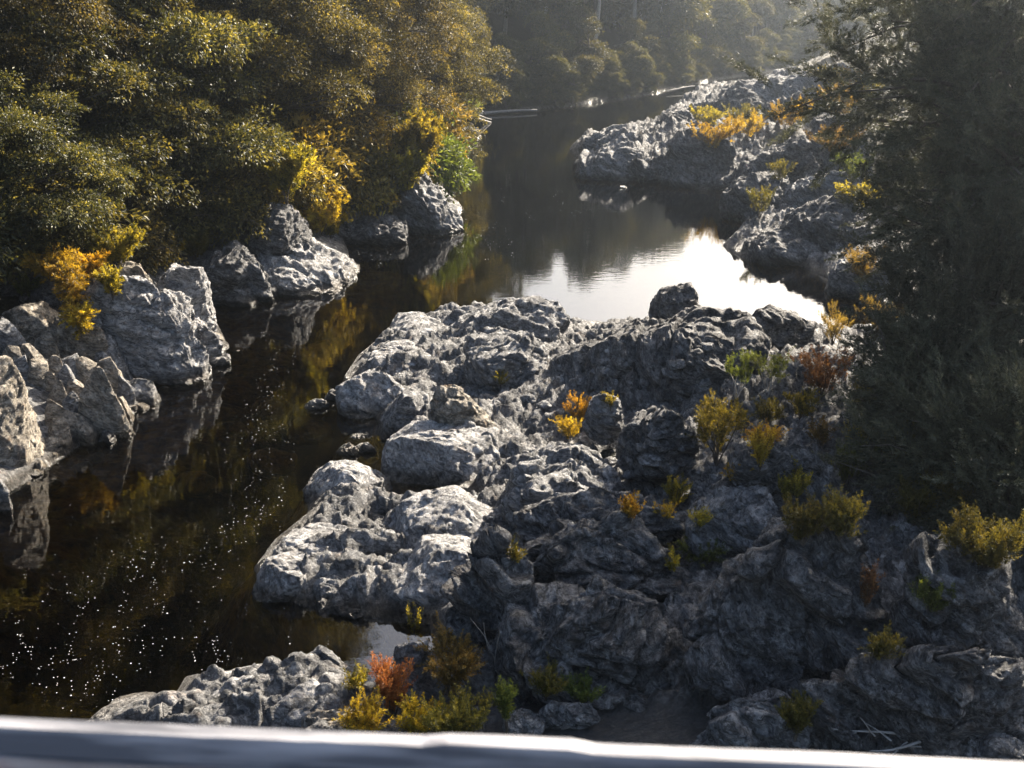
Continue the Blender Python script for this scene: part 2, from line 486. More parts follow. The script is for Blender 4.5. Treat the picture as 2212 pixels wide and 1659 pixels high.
def base_height(x, y):
    """Height of the land without its roughness; also soil, sand, rocky masks."""
    x = np.asarray(x, float); y = np.asarray(y, float)
    w = noise(np.stack([x * 0.35, y * 0.35, 0 * x], -1)) * 1.3
    dl = poly_sd(x, y, LEFT)
    dr = poly_sd(x, y, RIGHT)
    az = np.degrees(np.arctan2(x, np.maximum(y, 1)))
    cap = np.interp(az, [-60, -8.5, -6.5, 2, 7, 12, 20], [42, 42, 24, 17, 13, 7, 7])
    sl = np.interp(az, [-40, -8.5, -6.5, 0, 14], [1.6, 1.6, 0.9, 0.6, 0.45])
    u = np.maximum(dl - 0.6, 0)
    u = np.where(y < 60, np.where(u < 4, 0.32 * u, 1.28 + (u - 4)), u)
    hl = 0.45 * (1 - np.exp(-np.maximum(dl, 0) / 0.35)) + cap * (1 - np.exp(-u * sl / cap)) * (1 + 0.15 * noise(np.stack([x * .12, y * .12, 0 * x + 3], -1)))
    dd = dr + w * 0.6
    near = 1 - sstep(36, 46, y)
    foot = sstep(14.8, 16.8, y + 0.07 * (x - 2))
    plat = (0.05 + 1.2 * sstep(2.2, 10, dd)) * foot * near * sstep(0, 1.2, dd)
    far = (1 - near) * (np.interp(y, [45, 70], [0.10, 0.16]) * np.maximum(dd, 0))
    far = 7.5 * (1 - np.exp(-far / 7.5))
    hr = 0.30 * (1 - np.exp(-np.maximum(dr, 0) / 0.35)) + plat + far
    right_rise = 0.3 * np.maximum(x - 13 - 0.12 * y, 0)
    hr = hr + np.minimum(right_rise, 14)
    sh = -np.maximum(dl, dr)
    dist_l, dist_r = -dl, -dr
    dw = np.minimum(np.where(y < 45, 0.22 * (1 - np.exp(-np.maximum(dist_l, 0) / .4)) + 2.4 * sstep(1.2, 6.5, dist_l), 1.9 * (1 - np.exp(-np.maximum(dist_l, 0) / 3.2))), 3.4 * (1 - np.exp(-np.maximum(dist_r, 0) / 2.0)))
    bed = -0.12 - dw
    h = np.where(dl > 0, hl, np.where(dr > 0, hr, bed))
    soil = np.where(dl > 0, np.where(y > 95, sstep(-.1, .3, dl), sstep(1.6, 4.0, dl + w)), np.where(dr > 0, sstep(9, 14, x - 0.10 * y + w), 0))
    sand = np.where((dr > 0) & (dl < 0), (1 - sstep(14.2, 15.3, y + 0.07 * (x - 2))) * sstep(-0.6, 0.6, x + 0.4 + w * .3), 0)
    rocky = np.where(dl > 0, np.where(y < 37, 0.15, 0.45) * (1 - 0.6 * soil), np.where(dr > 0, (1 - sand) * sstep(0, 0.7, dr) * (1 - 0.6 * soil), 0.35))
    return h, soil, sand, rocky

BED_N = BED
def terrace(P, th, off, irr=0.7):
    """Offset across the bedding that breaks a surface into ledges th thick."""
    t = (P @ BED_N) / th + irr * noise(P * np.array([0.5, 0.9, 0.9]) / (th * 2.2) ** 0.5 + off) + 0.35 * noise(P * 2.3 / th ** 0.3 + off)
    t = t + 0.9 * cells(P * np.array([0.6, 1.0, 1.0]) * 0.9 / th ** 0.6 + off)[0]
    f = t - np.floor(t)
    return (sstep(0.36, 0.64, f) - f) * th
def strata(P, freq):
    """Noise that is thin across the bedding and long along it."""
    t = P @ BED_N
    q = P * 0.9 + np.outer(t, BED_N) * (freq - 0.9)
    return noise(q)

def rough(P, amt):
    """Height offset for broken, foliated rock at world points P."""
    w = np.stack([noise(P * 0.45 + 7.3), noise(P * 0.45 + 19.1), noise(P * 0.45 + 31.7)], -1)
    q = (P + w * 1.1) * np.array([0.55, 1.0, 1.0])
    h = 0.40 * noise(q * 0.42)
    h += 0.20 * (0.35 - np.abs(noise(q * 0.95 + 3.1))) * 1.6
    h += 0.14 * strata(q, 4.0)
    q2 = (P + w * 0.5) * np.array([0.6, 1.0, 1.0])
    t = q2 @ BED_N
    qc = q2 + np.outer(t, BED_N) * 1.6
    v, e = cells(qc * 1.1)
    h += v * 0.22 * sstep(0, 0.16, e) - 0.05 * np.exp(-e / 0.06)
    v, e = cells(qc * 3.3 + 5.0)
    h += v * 0.06 * sstep(0, 0.2, e) - 0.02 * np.exp(-e / 0.08)
    h += 0.12 * (0.3 - np.abs(strata(q * 2.1 + 9.7, 3.0))) * 1.8
    h += 0.05 * (0.3 - np.abs(noise(q * 5.2 + 1.3))) * 2
    h += 0.03 * noise(q * 12.0)
    h += 0.65 * terrace(P, 0.6, 3.0) + 0.35 * terrace(P, 0.17, 8.0) + 0.03 * cells(P * 5.0)[0]
    return h * amt

def far_rough(P):
    f = sstep(44, 58, P[:, 1]) * (P[:, 0] > 2)
    return f * (0.8 * noise(P * 0.45 + 2.0) + 0.8 * terrace(P, 1.3, 5.0) + 0.5 * cells(P * 0.7)[0])

ang = np.concatenate([np.linspace(-180, -37, 70, endpoint=False), np.linspace(-37, 37, 820, endpoint=False), np.linspace(37, 180, 70)])
rad = np.concatenate([np.exp(np.linspace(math.log(1.5), math.log(9.0), 40, endpoint=False)),
                      np.exp(np.linspace(math.log(9.0), math.log(130), 760, endpoint=False)),
                      np.exp(np.linspace(math.log(130), math.log(325), 60))])
A, R = np.meshgrid(np.radians(ang), rad, indexing='ij')
GX, GY = (np.sin(A) * R).ravel(), (np.cos(A) * R).ravel()
gh, gsoil, gsand, grocky = base_height(GX, GY)
gP = np.stack([GX, GY, gh], -1)
gh2 = gh + rough(gP, 1.0) * grocky * 1.0
gh2 += far_rough(gP) * grocky
gh2 += 0.03 * noise(gP * 2.5) * gsand
na, nr = len(ang), len(rad)
ii = np.arange(na - 1)[:, None] * nr; jj = np.arange(nr - 1)[None, :]
quads = np.stack([ii + jj, ii + jj + 1, ii + nr + jj + 1, ii + nr + jj], -1).reshape(-1, 4)[:, ::-1]
ground = mesh_object("ground", np.stack([GX, GY, gh2], -1), np.ascontiguousarray(quads), M['ground'], attrs={"soil": gsoil, "sand": gsand}, smooth=True)
tag(ground, "grey bedrock, sand and forest floor along both banks of the river", None, None, "structure")

def hgt(x, y):
    x = np.atleast_1d(np.asarray(x, float)); y = np.atleast_1d(np.asarray(y, float))
    h, s, sa, rk = base_height(x, y)
    P = np.stack([x, y, h], -1)
    return h + (rough(P, 1.0) + far_rough(P)) * rk

# river: a closed body of water, its surface at level 0
xs = np.array([-150., 150.]); 
bmv = [(-120, -40, 0), (120, -40, 0), (120, 240, 0), (-120, 240, 0), (-120, -40, -7), (120, -40, -7), (120, 240, -7), (-120, 240, -7)]
bmf = np.array([(0, 1, 2, 3), (7, 6, 5, 4), (0, 4, 5, 1), (1, 5, 6, 2), (2, 6, 7, 3), (3, 7, 4, 0)])
tag(mesh_object("river", bmv, bmf, M['water']), "dark clear river reflecting the forest and the bright sky", None, None, "structure")

def at_ground(u, v):
    """Where the sight line of a pixel meets the land (or the water)."""
    d = ray(u, v)
    t = np.exp(np.linspace(math.log(8), math.log(170), 700))
    P = CAM + t[:, None] * d
    g = np.maximum(base_height(P[:, 0], P[:, 1])[0], 0)
    k = int(np.argmax(P[:, 2] < g))
    return P[k]

# ------------------------------------------------------------------ rocks
ICO = {}
def ico(level):
    if level not in ICO:
        b = bmesh.new()
        bmesh.ops.create_icosphere(b, subdivisions=level, radius=1.0)
        b.verts.ensure_lookup_table()
        ICO[level] = (np.array([v.co[:] for v in b.verts]), np.array([[v.index for v in f.verts] for f in b.faces], np.int32))
        b.free()
    return ICO[level]

def rock_mesh(a, b, c, seed, level, cuts=12, knob=1.0, sq=2.5, lean=(0, 0), below=None, world=None, yaw=0.0, fine=1.0, feat=1.0):
    """A broken rock of half-width a, half-depth b and height c standing on z = 0."""
    r_ = np.random.default_rng(seed)
    D, Fc = ico(level)
    p = D / (np.abs(D) ** sq).sum(1)[:, None] ** (1 / sq)
    for _ in range(cuts):
        n = r_.normal(size=3); n[2] = abs(n[2]) * 0.8 + 0.1; n /= np.linalg.norm(n)
        d = r_.uniform(0.58, 0.9)
        over = p @ n - d
        p = p - np.outer(np.maximum(over, 0) * r_.uniform(0.75, 1.0), n)
    dn = below if below is not None else min(c, 0.8)
    z = np.where(p[:, 2] > 0, p[:, 2] * c, p[:, 2] * dn)
    P = np.stack([p[:, 0] * a, p[:, 1] * b, z], -1)
    P[:, 0] += lean[0] * np.maximum(P[:, 2], 0); P[:, 1] += lean[1] * np.maximum(P[:, 2], 0)
    cy_, sy_ = math.cos(yaw), math.sin(yaw)
    P = np.stack([P[:, 0] * cy_ - P[:, 1] * sy_, P[:, 0] * sy_ + P[:, 1] * cy_, P[:, 2]], -1)
    nrm = D / np.array([a, b, c]); nrm = np.stack([nrm[:, 0] * cy_ - nrm[:, 1] * sy_, nrm[:, 0] * sy_ + nrm[:, 1] * cy_, nrm[:, 2]], -1)
    nrm /= np.linalg.norm(nrm, axis=1)[:, None]
    size = (a * b * c) ** (1 / 3)
    Q = P + (np.asarray(world) if world is not None else r_.uniform(0, 50, 3))
    S = max(size, 0.05)
    w = np.stack([noise(Q * 0.6 / S + 7.3), noise(Q * 0.6 / S + 19.1), noise(Q * 0.6 / S + 31.7)], -1)
    q = (Q + w * 0.55 * S) * np.array([0.7, 1.0, 1.0])
    ft = max(1.0, feat)
    k = min(S, 1.0) * ft
    d = 0.15 * S * noise(q * 0.9 / S) * min(1.0, fine + 0.1)
    d += 0.11 * S * (0.33 - np.abs(noise(q * 1.9 / S + 3.3))) * knob
    q2 = (Q + w * 0.25 * S) * np.array([0.7, 1.0, 1.0])
    qc = q2 + np.outer(q2 @ BED_N, BED_N) * 1.5
    v, e = cells(qc * 1.25 / S)
    d += S * knob * (v * 0.19 * sstep(0, 0.15, e) - 0.06 * np.exp(-e / 0.06))
    if level > 4:
        kk = k ** 0.7
        ter = terrace(Q, 0.45 * kk, 3.0) * 0.5 * fine + terrace(Q, 0.15 * kk, 8.0) * 0.4 * fine
        v, e = cells(qc * 2.6 / kk + 4.0)
        d += k * fine * (v * 0.08 * sstep(0, 0.2, e) - 0.035 * np.exp(-e / 0.08))
        d += 0.045 * k * (0.3 - np.abs(noise(Q * 2.7 / kk + 6.1))) * 1.6 * fine * knob
        d += 0.03 * k * cells(Q * 4.6 / kk + 2.0)[0] * fine
        d += 0.06 * k * strata(q * 1.3 / kk, 4.2) * fine
        d += 0.06 * k * (0.28 - np.abs(strata(q * 2.6 / kk + 5.1, 3.2))) * fine * knob
        d += 0.04 * k * (0.3 - np.abs(noise(q * 6.0 / kk))) * fine * 1.5
        d += 0.022 * k * noise(q * 14.0 / kk) * fine
    out_ = P + nrm * d[:, None]
    if level > 4:
        out_ = out_ + BED_N * ter[:, None]
    return out_, Fc

def place_rock(name, bbox, hg, label, mat, k=0.8, seed=1, knob=1.0, cuts=12, sq=2.5, lean=(0, 0), yaw=0.0, group=None, fine=1.0, level=None, parent=None):
    """A rock whose outline fills bbox (u0, v0, u1, v1) of the photograph, standing on level hg."""
    u0, v0, u1, v1 = bbox
    uc = (u0 + u1) / 2
    Pf = at(uc, v1, hg)
    dirh = Pf[:2] / np.linalg.norm(Pf[:2])
    for _ in range(30):
        zc = (Pf - CAM) @ FWD
        wdt = (u1 - u0) * zc / FPX
        dep = k * wdt
        c2 = np.array([Pf[0] + dirh[0] * dep / 2, Pf[1] + dirh[1] * dep / 2, hg])
        rel = c2 - CAM
        zc2 = rel @ FWD
        th = math.atan2(CAMZ - hg, np.linalg.norm(c2[:2]))
        vc = CV - FPX * (rel[1] * sP + rel[2] * cP) / zc2
        S = (vc - v0) * zc2 / FPX
        x = S * S - (dep / 2 * math.sin(th)) ** 2
        cc = math.sqrt(max(x, 0)) / math.cos(th) if S > 0 else 0
        if cc >= 0.18 * wdt or k < 0.15:
            break
        k *= 0.9
    cc = max(cc, 0.12 * wdt)
    wpx = (u1 - u0) * 1024 / 2212
    lv = level or (7 if wpx > 190 else 6 if wpx > 55 else 5 if wpx > 18 else 4)
    V, Fc = rock_mesh(wdt / 2 * 1.03, dep / 2, cc * 1.02, seed, lv, cuts, knob, sq, lean, world=c2, yaw=yaw, fine=fine, feat=min(c2[1] / 30, 2.2))
    o = mesh_object(name, V, Fc, M[mat], smooth=True)
    o.location = c2
    tag(o, label, "rock", group)
    return o

RO = "rock_outcrop"
rocks = [
 # --- the rock shelf in mid-river
 (RO, (925, 628, 1235, 770), .25, "broad grey hump at the back of the mid-river shelf, left of the glare", 'grey', dict(k=1.0, seed=3)),
 (RO, (808, 668, 1005, 772), .1, "pale rounded ledge below the broad hump at the shelf's back left edge", 'pale', dict(k=1.2, seed=4, knob=.35, fine=.6, cuts=16)),
 (RO, (766, 722, 975, 840), .1, "pale blocky rock with a ridged top behind the leftmost blunt point", 'pale', dict(k=1.2, seed=5, knob=.35, fine=.6, cuts=16)),
 (RO, (732, 785, 885, 905), .05, "blunt pale rock point at the leftmost tip of the upper shelf", 'pale', dict(k=1.3, seed=6, knob=.35, fine=.6, cuts=16)),
 (RO, (805, 826, 965, 950), .1, "grey rock just right of the blunt pale point, with a shaded waterside face", 'grey', dict(k=1.2, seed=7, knob=.35, fine=.6, cuts=16)),
 (RO, (832, 885, 1110, 1060), .1, "large smooth pale outcrop with dark undercut base over the narrow inlet", 'pale', dict(k=1.0, seed=18, knob=.35, fine=.6, cuts=16)),
 ("boulder", (935, 818, 1062, 930), .7, "brown-grey leaning boulder resting on the shelf above the smooth pale outcrop", 'tan', dict(k=.7, seed=9, lean=(-.2, 0))),
 (RO, (1195, 660, 1660, 872), 1.0, "big dark domed rock mound in the middle of the shelf in front of the glare", 'dark', dict(k=0.9, seed=10, cuts=5)),
 ("boulder", (1405, 615, 1522, 682), 1.5, "small dark dome-shaped boulder standing against the white glare", 'dark', dict(k=.8, seed=11, cuts=3, sq=2.2)),
 (RO, (1505, 648, 1790, 770), 1.0, "dark rock ridge at the shelf's back edge, right of the small dome boulder", 'dark', dict(k=.5, seed=12)),
 (RO, (1010, 705, 1215, 815), .9, "low grey rock between the broad back hump and the big dark mound", 'grey', dict(k=1.2, seed=13)),
 (RO, (1258, 842, 1352, 912), 1.5, "small rounded grey knob behind the orange shrub", 'grey', dict(k=.9, seed=14)),
 (RO, (1325, 872, 1510, 985), 1.5, "dark ledge with dry brown moss left of the tall yellow shrub", 'dark', dict(k=.7, seed=15)),
 (RO, (1060, 955, 1365, 1120), .9, "broken pale slabs around the small white rock pool", 'grey', dict(k=1.4, seed=16, knob=1.9)),
 (RO, (1110, 1055, 1470, 1160), 1.3, "thin jagged dark ridge under the tiny orange tuft", 'dark', dict(k=.5, seed=17)),
 (RO, (662, 984, 855, 1110), .05, "pale rounded outcrop with a flat top at the water's edge, below the two wet stones", 'pale', dict(k=1.2, seed=8, knob=.35, fine=.6, cuts=16)),
 (RO, (588, 1104, 800, 1255), .05, "pale outcrop with overlapping plates at the middle of the near point", 'pale', dict(k=1.5, seed=19, knob=.35, fine=.6, cuts=16)),
 (RO, (543, 1172, 700, 1300), .0, "blunt pale rock nose at the leftmost end of the near point", 'pale', dict(k=1.2, seed=20, knob=.35, fine=.6, cuts=16)),
 (RO, (640, 1225, 835, 1338), .0, "shaded grey rock face dipping into the black water below the pale plates", 'grey', dict(k=1.3, seed=21)),
 (RO, (795, 1028, 1120, 1190), .3, "large pale whaleback outcrop in sunlight with scattered dark pits", 'pale', dict(k=1.3, seed=22, knob=.35, fine=.6, cuts=16)),
 (RO, (825, 1140, 1115, 1300), .4, "sunlit pale rock slope in front of the whaleback outcrop", 'pale', dict(k=1.5, seed=23, knob=.35, fine=.6, cuts=16)),
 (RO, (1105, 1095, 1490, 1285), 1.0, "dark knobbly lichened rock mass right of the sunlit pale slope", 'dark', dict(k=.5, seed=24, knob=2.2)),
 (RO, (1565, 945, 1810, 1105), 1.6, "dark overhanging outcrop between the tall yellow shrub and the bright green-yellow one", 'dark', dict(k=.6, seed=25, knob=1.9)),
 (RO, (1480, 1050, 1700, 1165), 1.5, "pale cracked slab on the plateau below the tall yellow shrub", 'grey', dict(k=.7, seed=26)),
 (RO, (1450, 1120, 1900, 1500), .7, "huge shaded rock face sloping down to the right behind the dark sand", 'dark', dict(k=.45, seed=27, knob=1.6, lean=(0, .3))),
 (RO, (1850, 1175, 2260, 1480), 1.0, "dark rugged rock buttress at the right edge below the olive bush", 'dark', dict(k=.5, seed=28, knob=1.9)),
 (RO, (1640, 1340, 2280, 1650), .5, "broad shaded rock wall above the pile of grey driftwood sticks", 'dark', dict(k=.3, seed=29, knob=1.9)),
 (RO, (1030, 1250, 1480, 1505), .4, "near dark rock mass with a pale blue patch, left of the sand", 'dark', dict(k=.45, seed=30, knob=1.9)),
 (RO, (935, 1180, 1150, 1440), .2, "dark pitted rock shoulder above the white rock pool", 'dark', dict(k=.6, seed=31, knob=1.9)),
 (RO, (1510, 1480, 1790, 1640), .45, "crumbly grey rock toe beside the dark sand", 'grey', dict(k=.5, seed=32, knob=2.0)),
 ("boulder", (2050, 1572, 2225, 1650), .5, "pale worn boulder in the bottom right corner", 'grey', dict(k=.8, seed=33)),
 (RO, (175, 1492, 440, 1600), .0, "low pale rock tongue at the bottom left, half hidden by the railing", 'pale', dict(k=1.3, seed=34, knob=.35, fine=.6, cuts=16)),
 (RO, (365, 1418, 690, 1600), .05, "tall pale cracked rock above the low tongue at the bottom left", 'pale', dict(k=1.1, seed=35, knob=.35, fine=.6, cuts=16)),
 (RO, (510, 1425, 800, 1610), .15, "sunlit cracked outcrop between the tall pale rock and the red shrub", 'pale', dict(k=1.3, seed=36, knob=1.6)),
 ("boulder", (640, 1395, 752, 1478), .1, "grey block at the water's edge left of the white rock pool", 'grey', dict(k=.9, seed=37)),
 (RO, (855, 1360, 950, 1515), .1, "dark grey pointed rock right of the white rock pool", 'grey', dict(k=.8, seed=38)),
 (RO, (615, 1525, 835, 1620), .3, "low brown-stained slab just above the railing, left of the red shrub", 'tan', dict(k=.8, seed=39)),
 ("rock_slab", (1150, 1512, 1300, 1556), .55, "flat grey slab lying on the dark sand", 'grey', dict(k=.7, seed=40)),
 ("rock_slab", (1085, 1530, 1180, 1580), .5, "half buried slab at the left edge of the sand, beside the small green sapling", 'grey', dict(k=.8, seed=41)),
 # --- far right bank
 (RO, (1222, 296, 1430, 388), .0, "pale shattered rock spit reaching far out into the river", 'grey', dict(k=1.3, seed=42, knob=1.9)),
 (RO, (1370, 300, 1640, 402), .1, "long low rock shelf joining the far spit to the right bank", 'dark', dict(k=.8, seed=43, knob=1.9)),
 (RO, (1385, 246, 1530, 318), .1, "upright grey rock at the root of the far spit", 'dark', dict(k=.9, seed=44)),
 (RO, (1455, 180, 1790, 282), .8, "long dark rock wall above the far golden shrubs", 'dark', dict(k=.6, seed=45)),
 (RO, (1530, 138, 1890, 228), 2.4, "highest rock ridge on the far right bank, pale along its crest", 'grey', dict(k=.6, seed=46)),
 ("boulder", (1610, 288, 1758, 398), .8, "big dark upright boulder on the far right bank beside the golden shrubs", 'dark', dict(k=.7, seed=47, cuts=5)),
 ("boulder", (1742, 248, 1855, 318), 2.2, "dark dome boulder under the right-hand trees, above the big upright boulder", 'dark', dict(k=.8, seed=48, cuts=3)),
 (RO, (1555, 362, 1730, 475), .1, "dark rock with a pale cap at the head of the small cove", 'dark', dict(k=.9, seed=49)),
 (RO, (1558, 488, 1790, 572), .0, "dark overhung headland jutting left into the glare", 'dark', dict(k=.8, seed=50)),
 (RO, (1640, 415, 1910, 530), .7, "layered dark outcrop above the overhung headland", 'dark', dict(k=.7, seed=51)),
 (RO, (1760, 540, 1970, 628), .3, "blue-grey rock partly hidden by the right-hand tree near the inlet", 'grey', dict(k=.7, seed=52)),
 (RO, (1690, 362, 1850, 440), 1.2, "mossy rock ledge just below the big upright boulder", 'grey', dict(k=.8, seed=53)),
 (RO, (1295, 330, 1425, 390), .0, "low shattered ledge along the near side of the far spit", 'grey', dict(k=.8, seed=86, knob=2.0)),
 (RO, (1425, 338, 1555, 400), .05, "dark ledge at the waterline right of the shattered one on the far spit", 'dark', dict(k=.8, seed=87, knob=2.0)),
 (RO, (1470, 282, 1590, 335), .6, "dark rock hump in front of the bright golden shrub on the far bank", 'dark', dict(k=.8, seed=88, knob=2.0)),
 (RO, (1575, 335, 1650, 405), .2, "dark block between the far shelf and the big upright boulder", 'dark', dict(k=.9, seed=89)),
 (RO, (1640, 210, 1770, 265), 2.0, "dark shaded outcrop in the middle of the long dark rock wall", 'dark', dict(k=.6, seed=90, knob=2.0)),
 (RO, (1475, 212, 1600, 262), 1.0, "grey outcrop at the river end of the long dark rock wall", 'grey', dict(k=.6, seed=91, knob=2.0)),
 (RO, (1690, 450, 1850, 510), .8, "small dark ledge between the cove rock and the overhung headland", 'dark', dict(k=.7, seed=92, knob=1.9)),
 (RO, (1780, 300, 1880, 372), 2.0, "dark rock in the shade beside the big dark upright boulder", 'dark', dict(k=.7, seed=93, knob=1.9)),
 # --- left bank
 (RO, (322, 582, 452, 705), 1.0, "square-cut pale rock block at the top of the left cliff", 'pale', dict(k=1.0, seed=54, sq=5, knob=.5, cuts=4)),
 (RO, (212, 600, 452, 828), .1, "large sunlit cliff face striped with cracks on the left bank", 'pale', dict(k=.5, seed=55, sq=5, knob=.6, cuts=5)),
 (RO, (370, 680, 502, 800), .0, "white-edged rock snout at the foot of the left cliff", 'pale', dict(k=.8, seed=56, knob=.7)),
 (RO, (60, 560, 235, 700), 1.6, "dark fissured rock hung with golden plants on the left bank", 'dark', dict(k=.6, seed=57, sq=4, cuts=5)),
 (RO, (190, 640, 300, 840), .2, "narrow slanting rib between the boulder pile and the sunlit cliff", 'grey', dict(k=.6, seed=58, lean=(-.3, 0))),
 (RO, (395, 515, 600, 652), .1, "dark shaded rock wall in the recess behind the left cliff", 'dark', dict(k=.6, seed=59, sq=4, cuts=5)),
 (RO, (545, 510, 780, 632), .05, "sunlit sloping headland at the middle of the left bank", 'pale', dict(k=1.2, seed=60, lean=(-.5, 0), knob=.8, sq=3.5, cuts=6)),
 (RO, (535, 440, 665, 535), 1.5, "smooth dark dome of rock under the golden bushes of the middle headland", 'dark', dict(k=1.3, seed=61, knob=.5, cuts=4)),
 (RO, (862, 372, 1008, 505), .05, "far left headland of dark rock with a bright edge, below the golden foliage", 'grey', dict(k=.9, seed=62, lean=(-.5, 0), sq=3.5, cuts=6)),
 ("boulder", (922, 305, 980, 368), .2, "curved bleached boulder at the water's edge beyond the far left headland", 'pale', dict(k=.9, seed=63, cuts=3)),
 (RO, (945, 240, 1035, 300), .1, "mossy tapering rock point at the farthest left bend", 'tan', dict(k=.8, seed=64, lean=(-.3, 0))),
 (RO, (-40, 620, 215, 775), 1.2, "long tan slab leaning against the left bank above the boulder pile", 'tan', dict(k=.6, seed=65, knob=.3, fine=.5, sq=4, lean=(-.2, 0))),
 ("boulder", (-70, 785, 124, 1035), .0, "biggest boulder on the left, shaded in front with a bright rounded edge", 'tan', dict(k=.8, seed=66, knob=.3, cuts=8, fine=.6)),
 ("boulder", (165, 795, 296, 950), .0, "tall wedge-shaped boulder at the water's edge in front of the rockfall", 'tan', dict(k=.8, seed=67, knob=.2, cuts=10, sq=2.0, fine=.4)),
 ("boulder", (262, 815, 358, 885), -.05, "low brown-grey boulder lying in the water beside the wedge-shaped one", 'grey', dict(k=.9, seed=68, knob=.2, fine=.5)),
 ("boulder", (-30, 1015, 36, 1110), -.05, "grey boulder cut off by the left edge, in front of the biggest boulder", 'grey', dict(k=.9, seed=69, knob=.2, fine=.5)),
 (RO, (300, 640, 430, 790), .3, "pale layered middle step of the sunlit left cliff, under the square-cut block", 'pale', dict(k=.8, seed=80, sq=4, knob=.6, cuts=5)),
 (RO, (255, 575, 360, 690), 1.3, "upper left step of the sunlit cliff, streaked with orange growth", 'tan', dict(k=.8, seed=81, sq=4, knob=.6, cuts=5)),
 (RO, (100, 690, 235, 790), 1.0, "broken tan ledge behind the top of the rockfall", 'tan', dict(k=.7, seed=82, sq=4, cuts=6)),
 (RO, (470, 560, 600, 648), .05, "low grey ledge along the waterline left of the sloping headland", 'grey', dict(k=.6, seed=83, sq=4, cuts=5)),
 (RO, (640, 470, 880, 525), .05, "long dark waterline ledge between the sloping headland and the far left one", 'dark', dict(k=.5, seed=84, sq=4, cuts=5)),
 (RO, (-40, 540, 110, 660), 2.0, "dark rock under the glossy shrub at the left edge", 'dark', dict(k=.7, seed=85, sq=4, cuts=5)),
 # --- stones in the river
 ("stone", (658, 862, 712, 888), -.06, "thin white-topped stone awash left of the blunt pale point", 'pale', dict(k=.6, seed=70)),
 ("stone", (698, 838, 765, 868), -.06, "flat stone at the waterline touching the blunt pale point", 'grey', dict(k=.6, seed=71)),
 ("stone", (720, 955, 778, 990), -.06, "round brown stone standing out of the shallow water, left one of two", 'tan', dict(k=.8, seed=72)),
 ("stone", (768, 957, 822, 985), -.06, "low split stone right beside the round brown stone", 'grey', dict(k=.7, seed=73)),
 ("stone", (745, 935, 808, 952), -.06, "sliver of pale rock just breaking the water above the two brown stones", 'pale', dict(k=.5, seed=74)),
 ("stone", (210, 930, 262, 962), -.05, "small grey stone in the shallows under the wedge-shaped boulder", 'grey', dict(k=.8, seed=75)),
 ("stone", (118, 948, 172, 972), -.05, "flat wet stone beside the right foot of the biggest boulder", 'grey', dict(k=.8, seed=76)),
 ("stone", (1336, 400, 1358, 410), -.06, "tiny white stone showing in the open river below the far spit", 'pale', dict(k=.8, seed=77)),
 ("stone", (1500, 402, 1532, 412), -.06, "small dark stone off the far shelf near the cove", 'grey', dict(k=.7, seed=78)),
 ("stone", (1390, 300, 1310, 322)[0:0] or (1232, 316, 1262, 330), -.06, "low stone at the very tip of the far spit", 'grey', dict(k=.8, seed=79)),
]
for nm, bb, hg, lab, mt, kw in rocks:
    place_rock(nm, bb, hg, lab, mt, **kw)

# rockfall on the left bank: each block its own object
pile = [(0, 690, 55, 755, 1.6), (50, 700, 112, 748, 1.5), (100, 690, 150, 740, 1.6), (78, 715, 128, 770, 1.4), (120, 728, 190, 775, 1.3), (0, 745, 60, 790, 1.2),
        (42, 752, 105, 800, 1.1), (95, 765, 140, 810, 1.0), (130, 762, 185, 808, 1.0), (180, 745, 228, 795, 1.0), (160, 775, 215, 822, .8), (208, 775, 262, 835, .6),
        (120, 795, 165, 838, .8), (95, 802, 130, 835, .8), (140, 820, 190, 855, .6), (105, 830, 150, 880, .5), (140, 850, 180, 895, .35), (98, 868, 140, 915, .3),
        (130, 885, 178, 928, .15), (152, 900, 205, 942, .05), (255, 815, 290, 855, .2), (235, 790, 270, 822, .5), (112, 908, 150, 945, .05), (170, 925, 205, 948, .0),
        (20, 770, 62, 800, 1.0), (58, 775, 100, 812, 1.0), (190, 722, 232, 760, 1.2), (150, 745, 178, 770, 1.2), (86, 780, 116, 806, 1.0), (240, 850, 285, 895, .0)]
pile_labels = {
 1: "orange-brown upright block near the top of the rockfall, below the long tan slab",
 9: "pointed pale block in the middle of the rockfall",
 15: "squat block low in the rockfall with a bright right-hand face",
 19: "rounded grey block at the foot of the rockfall, touching the wedge-shaped boulder",
}
for n, (u0, v0, u1, v1, hg) in enumerate(pile):
    place_rock("boulder", (u0 - 4, v0 - 6, u1 + 4, v1 + 3), at_ground((u0 + u1) / 2, v1)[2] + .1, pile_labels.get(n, "angular tan block among the many in the rockfall on the left bank"),
               'tan' if n % 4 else 'grey', k=.8, seed=200 + n, knob=.2, cuts=11, sq=4.0, fine=.25, level=5, group="blocks of the rockfall on the left bank")

# sunken boulders in the shallows
sunk = [(560, 700, 660, 760), (640, 730, 740, 790), (560, 770, 650, 825), (660, 790, 735, 830), (540, 850, 640, 900), (430, 905, 540, 950), (320, 940, 420, 990),
        (300, 1000, 380, 1040), (620, 900, 720, 945), (640, 690, 720, 725), (420, 840, 500, 880), (200, 985, 290, 1030), (540, 960, 640, 1010), (700, 700, 770, 740),
        (120, 1040, 200, 1080), (380, 1020, 470, 1060), (520, 640, 600, 670), (240, 1040, 300, 1075)]
for n, (u0, v0, u1, v1) in enumerate(sunk):
    place_rock("sunken_boulder", (u0, v0, u1, v1), -1.0 if v1 < 840 else -.5, "amber-brown boulder lying under the clear water of the narrow channel", 'tan', k=.8, seed=300 + n,
               knob=.4, cuts=10, fine=.6, level=5, group="sunken boulders in the narrow channel")

